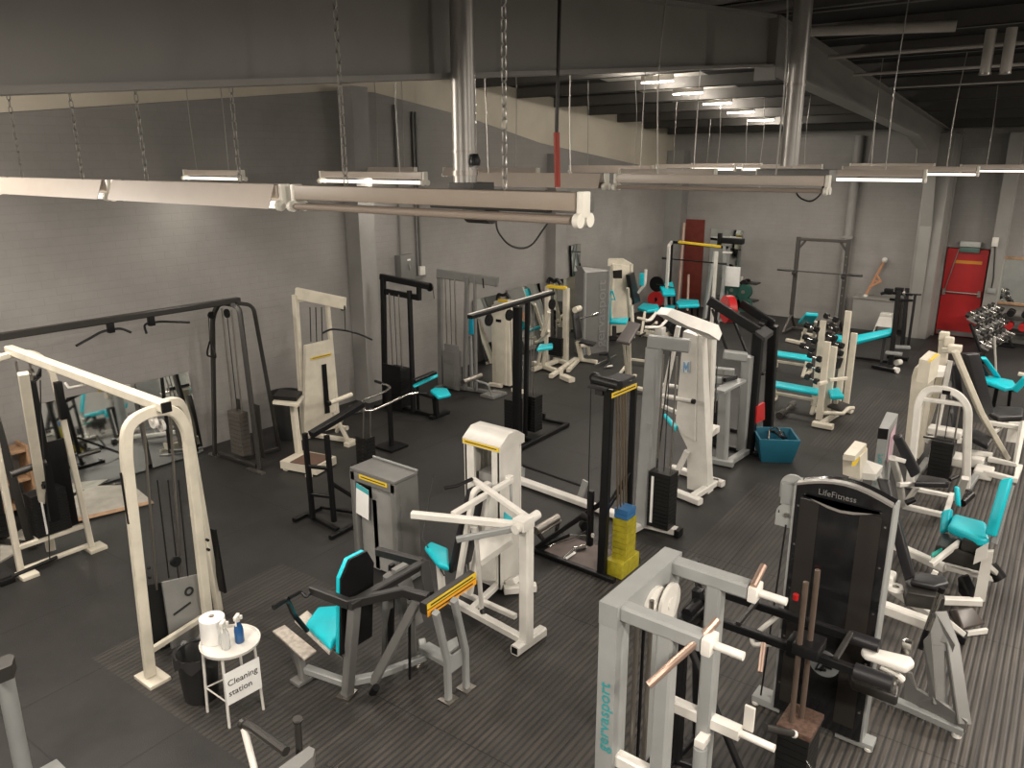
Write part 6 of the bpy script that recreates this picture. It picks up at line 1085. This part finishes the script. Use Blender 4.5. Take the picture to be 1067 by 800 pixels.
T = Thing('barbell', 'empty barbell resting on the squat stand', 'barbell', up(u0, 1.47)+V((-.09, 0, 0))); o_ = V((-.09, 0, 1.48)); T.part('bar', DGREY, cy(u0.lerp(u1, -.1)+o_, u0.lerp(u1, 1.1)+o_, .016, 10)); T.part('sleeve', DGREY, cy(b0+o_, u0.lerp(u1, -.08)+o_, .028, 12)); T.part('sleeve', DGREY, cy(u0.lerp(u1, 1.08)+o_, b1+o_, .028, 12))
# incline bench before the stand
T = Thing('incline_bench', 'small cream bench with raised teal pad before the squat stand', 'bench', P(838, 357))
T.part('pad', TEAL, pad([P(832, 334, .62), P(840, 325, .95), P(853, 326, .95), P(846, 336, .62)], .08, bev=.025), label='teal pad'); T.part('post', WHITE, sb([P(835, 357, .04), P(842, 334, .6)], .07, .06), sb([P(847, 358, .04), P(850, 335, .7)], .06, .05)); T.part('foot', WHITE, sb([P(820, 354, .05), P(838, 358, .05)], .1, .07, up=(0, 0, 1)), sb([P(836, 347, .2), P(850, 350, .2)], .06, .06))
# flat benches
for i, (a, b_, c, d, lab) in enumerate([((803, 364), (803, 368), (846, 374.5), (846, 370), 'far flat bench with a long teal pad left of the cream dumbbell tower'), ((801, 395), (801, 400), (858, 410), (857, 404.5), 'near flat bench with a long teal pad left of the cream dumbbell tower')]):
    T = Thing('flat_bench', lab, 'bench', P((a[0]+c[0])/2, c[1]+12), 'two teal flat benches'); z = .48
    T.part('pad', TEAL, pad([P(*a, z), P(*b_, z), P(*c, z), P(*d, z)], .06, bev=.025), label='long teal pad'); m0, m1 = P((a[0]+b_[0])/2, (a[1]+b_[1])/2, .38), P((c[0]+d[0])/2, (c[1]+d[1])/2, .38)
    T.part('rail', WHITE, sb([m0, m1], .06, .06, up=(0, 0, 1)), sb([up(m0, .2), up(m1, .2)], .05, .05, up=(0, 0, 1)))
    for m_ in (m0.lerp(m1, .08), m0.lerp(m1, .92)): T.part('leg', WHITE, sb([up(m_, .03)-V((.25, 0, 0)), m_], .06, .05), sb([up(m_, .03)+V((.25, 0, 0)), m_], .06, .05), sb([up(m_, .04)-V((.25, 0, 0)), up(m_, .04)+V((.25, 0, 0))], .06, .05))
T = Thing('teal_stool_pad', 'small teal bench end between the uprights of the cream dumbbell tower', 'bench', P(872, 432)); T.part('pad', TEAL, pad([P(863, 405, .48), P(866, 412, .48), P(880, 412, .48), P(874, 403, .48)], .07)); T.part('leg', WHITE, sb([P(871, 432, .03), P(871, 412, .42)], .06, .06))
# cream dumbbell tower
T = Thing('dumbbell_tower', 'cream upright dumbbell tower with rows of black-ended dumbbells', 'rack', P(868, 438))
t0, t1 = P(853, 440), P(880, 424); 
for (px, py, ty, lab) in ((853, 440, 356, 0), (848, 425, 334, 0), (872, 428, 324, 1), (881, 424, 347, 1), (861, 434, 361, 0)):
    v0, v1 = P(px, py), vert(px, py, ty); T.part('upright', WHITE, sb([v0+V((0, 0, .05)), v1], .10, .06), label='cream upright')
T.part('foot', WHITE, sb([P(847, 441, .05), P(868, 445, .05)], .12, .08, up=(0, 0, 1)), sb([P(870, 424, .05), P(888, 428, .05)], .12, .08, up=(0, 0, 1)), sb([P(856, 441, .06), P(880, 426, .06)], .08, .07, up=(0, 0, 1))); T.part('foot_rest', DGREY, pad([P(862, 422, .25), P(872, 416, .3), P(887, 421, .25), P(878, 428, .22)], .05), label='dark step pad'); T.part('step_tube', WHITE, tb([P(858, 430, .2), P(866, 430, .2), P(878, 431, .2), P(884, 425, .25), P(890, 425, .25)], .03, .04)); T.part('cross_tie', WHITE, sb([P(853, 400, .9), P(861, 398, .9)], .05, .05), sb([P(864, 396, .8), P(882, 394, .8)], .05, .05))
for i, (px, py) in enumerate([(846, 341), (844, 353), (841, 362), (849, 372), (848, 383), (846, 395)]): dumbbell(PX(px, py, 12.7), (.3, 1, .2), .05, .24, BLACK, label='black-ended dumbbell on the left side of the cream tower, %s from the top' % nth[i], group='dumbbells on the left of the cream tower', hexed=True)
for i, (px, py) in enumerate([(866, 331), (866, 341), (865, 350), (872, 358), (871, 366), (869, 376)]): dumbbell(PX(px, py, 13.2), (.3, 1, .2), .05 if i != 5 else .10, .24, BLACK, label='black-ended dumbbell on the right side of the cream tower, %s from the top' % nth[i], group='dumbbells on the right of the cream tower', hexed=True)
dumbbell(P(812, 432, .06), (1, .4, 0), .07, .36, DGREY, label='loose dark dumbbell on the floor before the near flat bench', group=None) if False else None
T = Thing('dumbbell', 'loose dumbbell with chrome handle lying on the floor by the near flat bench', 'dumbbell', P(816, 428, .06)); A, B_ = P(812, 433, .06), P(827, 420, .06); T.part('handle', CHROME, cy(A, B_, .02, 8)); T.part('head', DGREY, cy(A, A.lerp(B_, .3), .06, 12)); T.part('head', CHROME, cy(A.lerp(B_, .75), B_, .055, 12))
# black incline rack
T = Thing('incline_press_bench', 'black incline bench rack with teal pad left of the painted column', 'bench', P(920, 378))
T.part('upright', BLACK, sb([P(928, 380, .04), vert(926, 380, 303)], .09, .07)); T.part('upright', BLACK, sb([P(940, 362, .04), vert(937, 362, 300)], .08, .07)); T.part('upright', BLACK, sb([P(946, 362, .04), vert(946, 362, 306)], .05, .05)); T.part('foot', BLACK, sb([P(910, 381, .05), P(934, 386, .05)], .12, .07, up=(0, 0, 1)), sb([P(925, 371, .05), P(946, 374, .05)], .12, .07, up=(0, 0, 1)), sb([P(885, 371, .05), P(925, 377, .05)], .07, .06, up=(0, 0, 1))); T.part('foot_cap', WHITE2, cy(P(932, 385, .06), P(936, 386, .06), .06, 12)); T.part('foot_cap', WHITE2, cy(P(934, 378, .08), P(938, 377, .08), .06, 12))
T.part('pad', TEAL, pad([P(885, 354, .5), P(890, 349, .58), P(932, 341, .75), P(931, 346, .7), P(892, 356, .5)], .09, bev=.02), label='long teal pad'); T.part('pad', TEAL, pad([P(867, 351, .45), P(870, 348, .45), P(883, 350, .45), P(880, 354, .45)], .08), label='teal seat end'); T.part('bench_rail', BLACK, sb([P(880, 358, .4), P(930, 349, .6)], .07, .06, up=(0, 0, 1)), sb([P(888, 376, .05), P(884, 357, .4)], .07, .06), sb([P(918, 378, .1), P(922, 350, .6)], .05, .05)); T.part('top_rail', BLACK, sb([PX(918, 306, 16.9), PX(926, 304, 16.9)], .07, .06, up=(0, 0, 1)), sb([PX(928, 312, 17.0), PX(950, 313, 17.5)], .06, .05, up=(0, 0, 1)), sb([PX(928, 305, 17.0), PX(950, 307, 17.5)], .06, .05, up=(0, 0, 1))); T.part('bar_hook', BLACK, bx(PX(926, 303, 16.9), (.1, .16, .10), bev=.02), bx(PX(937, 302, 17.6), (.1, .16, .10), bev=.02)); T.part('step', LGREY, sb([P(923, 367, .3), P(940, 369, .3)], .14, .05, up=(0, 0, 1)), sb([P(929, 361, .35), P(948, 362, .35)], .14, .05, up=(0, 0, 1)), label='pale foot rails')
T = Thing('barbell', 'black barbell resting on the black incline bench rack', 'barbell', PX(935, 305, 17.2)); A, B_ = PX(919, 305, 17.2), PX(960, 307, 17.2); T.part('bar', BLACK, cy(A, B_, .016, 8)); T.part('sleeve', BLACK, cy(A, A.lerp(B_, .25), .03, 10)); T.part('collar', STEEL, cy(A.lerp(B_, .55), A.lerp(B_, .6), .05, 12))

# ------------------------------------------------------------------ far left corner: rack, benches, boards
T = Thing('maroon_board', 'tall maroon board standing against the far wall', 'board', (20.75, 9.5, 0)); q = [PX(706, 318, 20.72), PX(729, 319, 20.72), PX(734, 229, 20.74), PX(708, 228, 20.74)]; T.part('panel', mat('maroon_paint', (.16, .028, .018), .5, var=.2), prism([V((20.73, q[0].y, .02)), V((20.73, q[1].y, .02)), V((20.76, q[2].y, q[2].z)), V((20.76, q[3].y, q[3].z))], (.03, 0, 0)))
T = Thing('wall_mirror', 'pale mirror standing against the far wall beside the maroon board', 'mirror', (20.72, 8.6, 0)); q = [V((20.66, 8.95, .02)), V((20.66, 8.1, .02)), V((20.74, PX(774, 240, 20.74).y, PX(774, 240, 20.74).z)), V((20.74, PX(741, 238, 20.74).y, PX(741, 238, 20.74).z))]; T.part('glass', MIRROR, prism(q, (.012, 0, 0))); T.part('backing', MGREY, prism([p+V((.014, 0, 0)) for p in q], (.012, 0, 0)))
for i, (a, b_, lab) in enumerate([((707, 305), (713, 232), 'tall pale pole leaning before the maroon board'), ((717, 310), (717.5, 286), 'short pale pole before the maroon board'), ((700, 300), (696, 282), 'pale pole standing left of the preacher bench')]):
    A = PX(*a, 19.9); B_ = PX(*b_, 20.3); A.z = 0; T = Thing('pole', lab, 'pole', A); T.part('shaft', mat('pinkish_wood', (.50, .34, .27), .5), cy(A, B_, .035, 10)); T.part('foot', RUBBER, cy(A, A+V((0, 0, .04)), .04, 10))
T = Thing('power_rack', 'white power rack with yellow-labelled top beam in the far corner', 'rack', (18.6, 8.3, 0))
rk = [(693, 335, 256), (696, 325, 252), (741, 345, 262), (754, 330, 258)]
pts = [(P(a, b_), vert(a, b_, c)) for a, b_, c in rk]
for (a, b_), m_ in zip(pts, (WHITE2, BLACK, WHITE2, LGREY)): T.part('upright', m_, sb([a+V((0, 0, .03)), b_], .08, .07))
T.part('top_beam', YELLOW, sb([PX(707, 252, 18.8), PX(751, 257, 18.8)], .04, .06, up=(0, 0, 1)), label='yellow-labelled top beam'); T.part('top_rail', BLACK, sb([pts[1][1], pts[3][1]], .07, .07, up=(0, 0, 1))); T.part('top_rail', WHITE2, sb([pts[0][1], pts[1][1]], .07, .07, up=(0, 0, 1))); T.part('base', LGREY, sb([pts[0][0]+V((0, 0, .04)), pts[1][0]+V((0, 0, .04))], .08, .06), sb([pts[2][0]+V((0, 0, .04)), pts[3][0]+V((0, 0, .04))], .08, .06), sb([pts[2][0]+V((-.6, .3, .04)), pts[2][0]+V((.1, 0, .04))], .1, .06)); T.part('diagonal', LGREY, sb([P(735, 332, .2), PX(745, 262, 18.9)], .06, .06), sb([P(733, 332, .05), PX(741, 275, 18.9)], .06, .06))
T = Thing('barbell', 'black barbell resting across the white power rack', 'barbell', PX(720, 271, 18.5)); A, B_ = PX(690, 269, 18.5), PX(757, 275, 18.5); T.part('bar', BLACK, cy(A, B_, .016, 8)); T.part('sleeve', DGREY, cy(A, A.lerp(B_, .1), .028, 10)); T.part('sleeve', DGREY, cy(A.lerp(B_, .9), B_, .028, 10))
T = Thing('plate_tree', 'rack of dark green round weights beside the far corner mirror', 'rack', P(765, 335)); 
pb = P(768, 334); T.part('post', WHITE2, sb([pb+V((0, 0, .03)), PX(773, 288, pb.x)], .06, .05), label='pinkish white post'); T.part('frame', DGREY, sb([P(757, 335, .04), P(782, 336, .04)], .1, .07), sb([P(758, 334, .1), PX(758, 290, pb.x)], .06, .05)); T.part('shelf', DGREY, bx((pb.x+.1, pb.y, .55), (.3, .9, .04)), bx((pb.x+.1, pb.y, 1.0), (.3, .9, .04)))
GRN = mat('dark_green_rubber', (.015, .07, .055), .45)
for i, (px, py) in enumerate([(763, 302), (775, 304), (775, 317), (765, 316)]):
    c = PX(px, py, pb.x-.15); t = Thing('weight_plate', 'dark green round weight on the far rack, '+['upper left', 'upper right', 'lower right', 'lower left'][i], 'weight', c, 'dark green weights on the far rack'); t.part('disc', GRN, cy(c+V((-.05, 0, 0)), c+V((.12, 0, 0)), .19, 20)); t.part('hub', STEEL, cy(c+V((-.06, 0, 0)), c+V((-.045, 0, 0)), .05, 12))
for i, (px, py) in enumerate([(757, 290), (766, 292), (777, 294)]): dumbbell(PX(px, py, pb.x), (1, 0, 0), .08, .3, BLACK if i else DGREY, label='black dumbbell on top of the far green-weight rack, %s from the left' % nth[i], group='dumbbells over the green weights')
T = Thing('cable_column', 'grey cable column with small shelf before the far mirror', 'gym machine', P(745, 330)); T.part('post', LGREY, sb([P(752, 335, .03), PX(755, 255, 19.2)], .07, .06), sb([P(748, 335, .03), PX(757, 262, 19.2)], .05, .05)); T.part('shelf', WHITE2, bx(PX(758, 263, 19.0), (.12, .22, .03))); T.part('head', BLACK, bx(PX(763, 251, 19.2), (.14, .6, .14), bev=.02), bx(PX(750, 249, 19.2), (.1, .1, .3), bev=.02)); T.part('white_panel', PAPER, bx(PX(762, 288, 19.3), (.05, .45, .5)), label='white back panel'); T.part('weights', DGREY, ridged((19.1, 8.0, .05), .2, .24, .6, 8))
T = Thing('preacher_bench', 'preacher curl bench with black plate and teal arm pad in the far corner', 'bench', P(695, 330))
T.part('arm_pad', TEAL, pad([P(687, 296, .95), P(701, 293, .98), P(704, 306, .8), P(691, 306, .8)], .08, bev=.02), label='teal arm pad'); T.part('post', BLACK, sb([P(698, 333, .03), P(697, 304, .8)], .07, .06), sb([P(702, 334, .03), P(703, 304, .8)], .05, .05)); T.part('seat', TEAL, pad([P(691, 320, .45), P(696, 317, .45), P(704, 318, .45), P(702, 323, .45)], .07), label='teal seat'); c = PX(684, 296, 18.3); T.part('plate', BLACK, cy(c, c+V((.05, .0, 0)), .2, 22), label='black round plate'); T.part('bar', DGREY, cy(c, PX(702, 300, 18.3), .016, 8)); T.part('foot', BLACK, sb([P(690, 334, .04), P(708, 336, .04)], .1, .06))
T = Thing('flat_bench', 'teal flat bench on black legs below the maroon board', 'bench', P(716, 335)); T.part('pad', TEAL, pad([P(704, 314, .55), P(708, 311, .55), P(728, 312, .55), P(729, 317, .55), P(707, 318, .55)], .09, bev=.03), label='teal pad'); 
for px in (707, 721, 727): T.part('leg', BLACK, cy(P(px, 329, .0), P(px, 316, .47), .025, 8))
T.part('rail', BLACK, sb([P(706, 318, .42), P(727, 318, .42)], .06, .05))
T = Thing('red_plate', 'red round plate on the floor under the teal bench of the far corner', 'weight', P(684, 312, .3)); c = P(683, 312, .35); T.part('disc', RED, cy(c, c+V((.06, .03, 0)), .22, 22)); T.part('hub', BLACK, cy(c+V((-.01, 0, 0)), c, .06, 12))

# ------------------------------------------------------------------ lower left: two machine tops cut by the frame
T = Thing('grey_post_machine', 'thick grey post with flat head at the lower left corner', 'gym machine', P(20, 830))
a = P(30, 830, .0); T.part('post', LGREY, cy(up(a, 0), P(4, 700, 1.05), .05, 18)); T.part('head', DGREY, prism([P(-12, 689, 1.16), P(10, 681, 1.16), P(15, 683, 1.16), P(12, 693, 1.16), P(-10, 702, 1.16)], (0, 0, -.09)), label='dark flat head'); T.part('foot', LGREY, bx((a.x, a.y, .03), (.5, .3, .05), bev=.01))
T = Thing('exercise_bike', 'dark exercise bike handlebars poking into the bottom edge', 'gym machine', P(290, 850))
z = 1.0; T.part('handlebar', DGREY, tb([P(252, 753, z), P(262, 757, z), P(298, 783, z)], .028, .03), cy(P(252, 753, z), P(255, 755, z), .031, 14), label='dark padded handlebar'); T.part('frame_tube', W, cy(P(254, 758, z-.02), P(268, 812, .75), .02, 12), label='white frame tube'); T.part('bar_end', DGREY, cy(P(310, 750, z+.08), P(312, 785, z-.12), .02, 14), cy(P(310, 749, z+.085), P(310, 751, z+.07), .028, 14)); T.part('console', MGREY, prism([P(290, 800, z), P(322, 777, z), P(328, 780, z), P(326, 788, z), P(305, 806, z)], (0, 0, -.07)), label='grey console cover')
e = P(300, 850, 0); T.part('column', DGREY, sb([e+V((0, 0, .03)), P(305, 800, .9)], .1, .08)); T.part('base', DGREY, bx((e.x, e.y, .04), (.8, .2, .08), bev=.02), bx((e.x, e.y, .04), (.15, .5, .08), bev=.02))
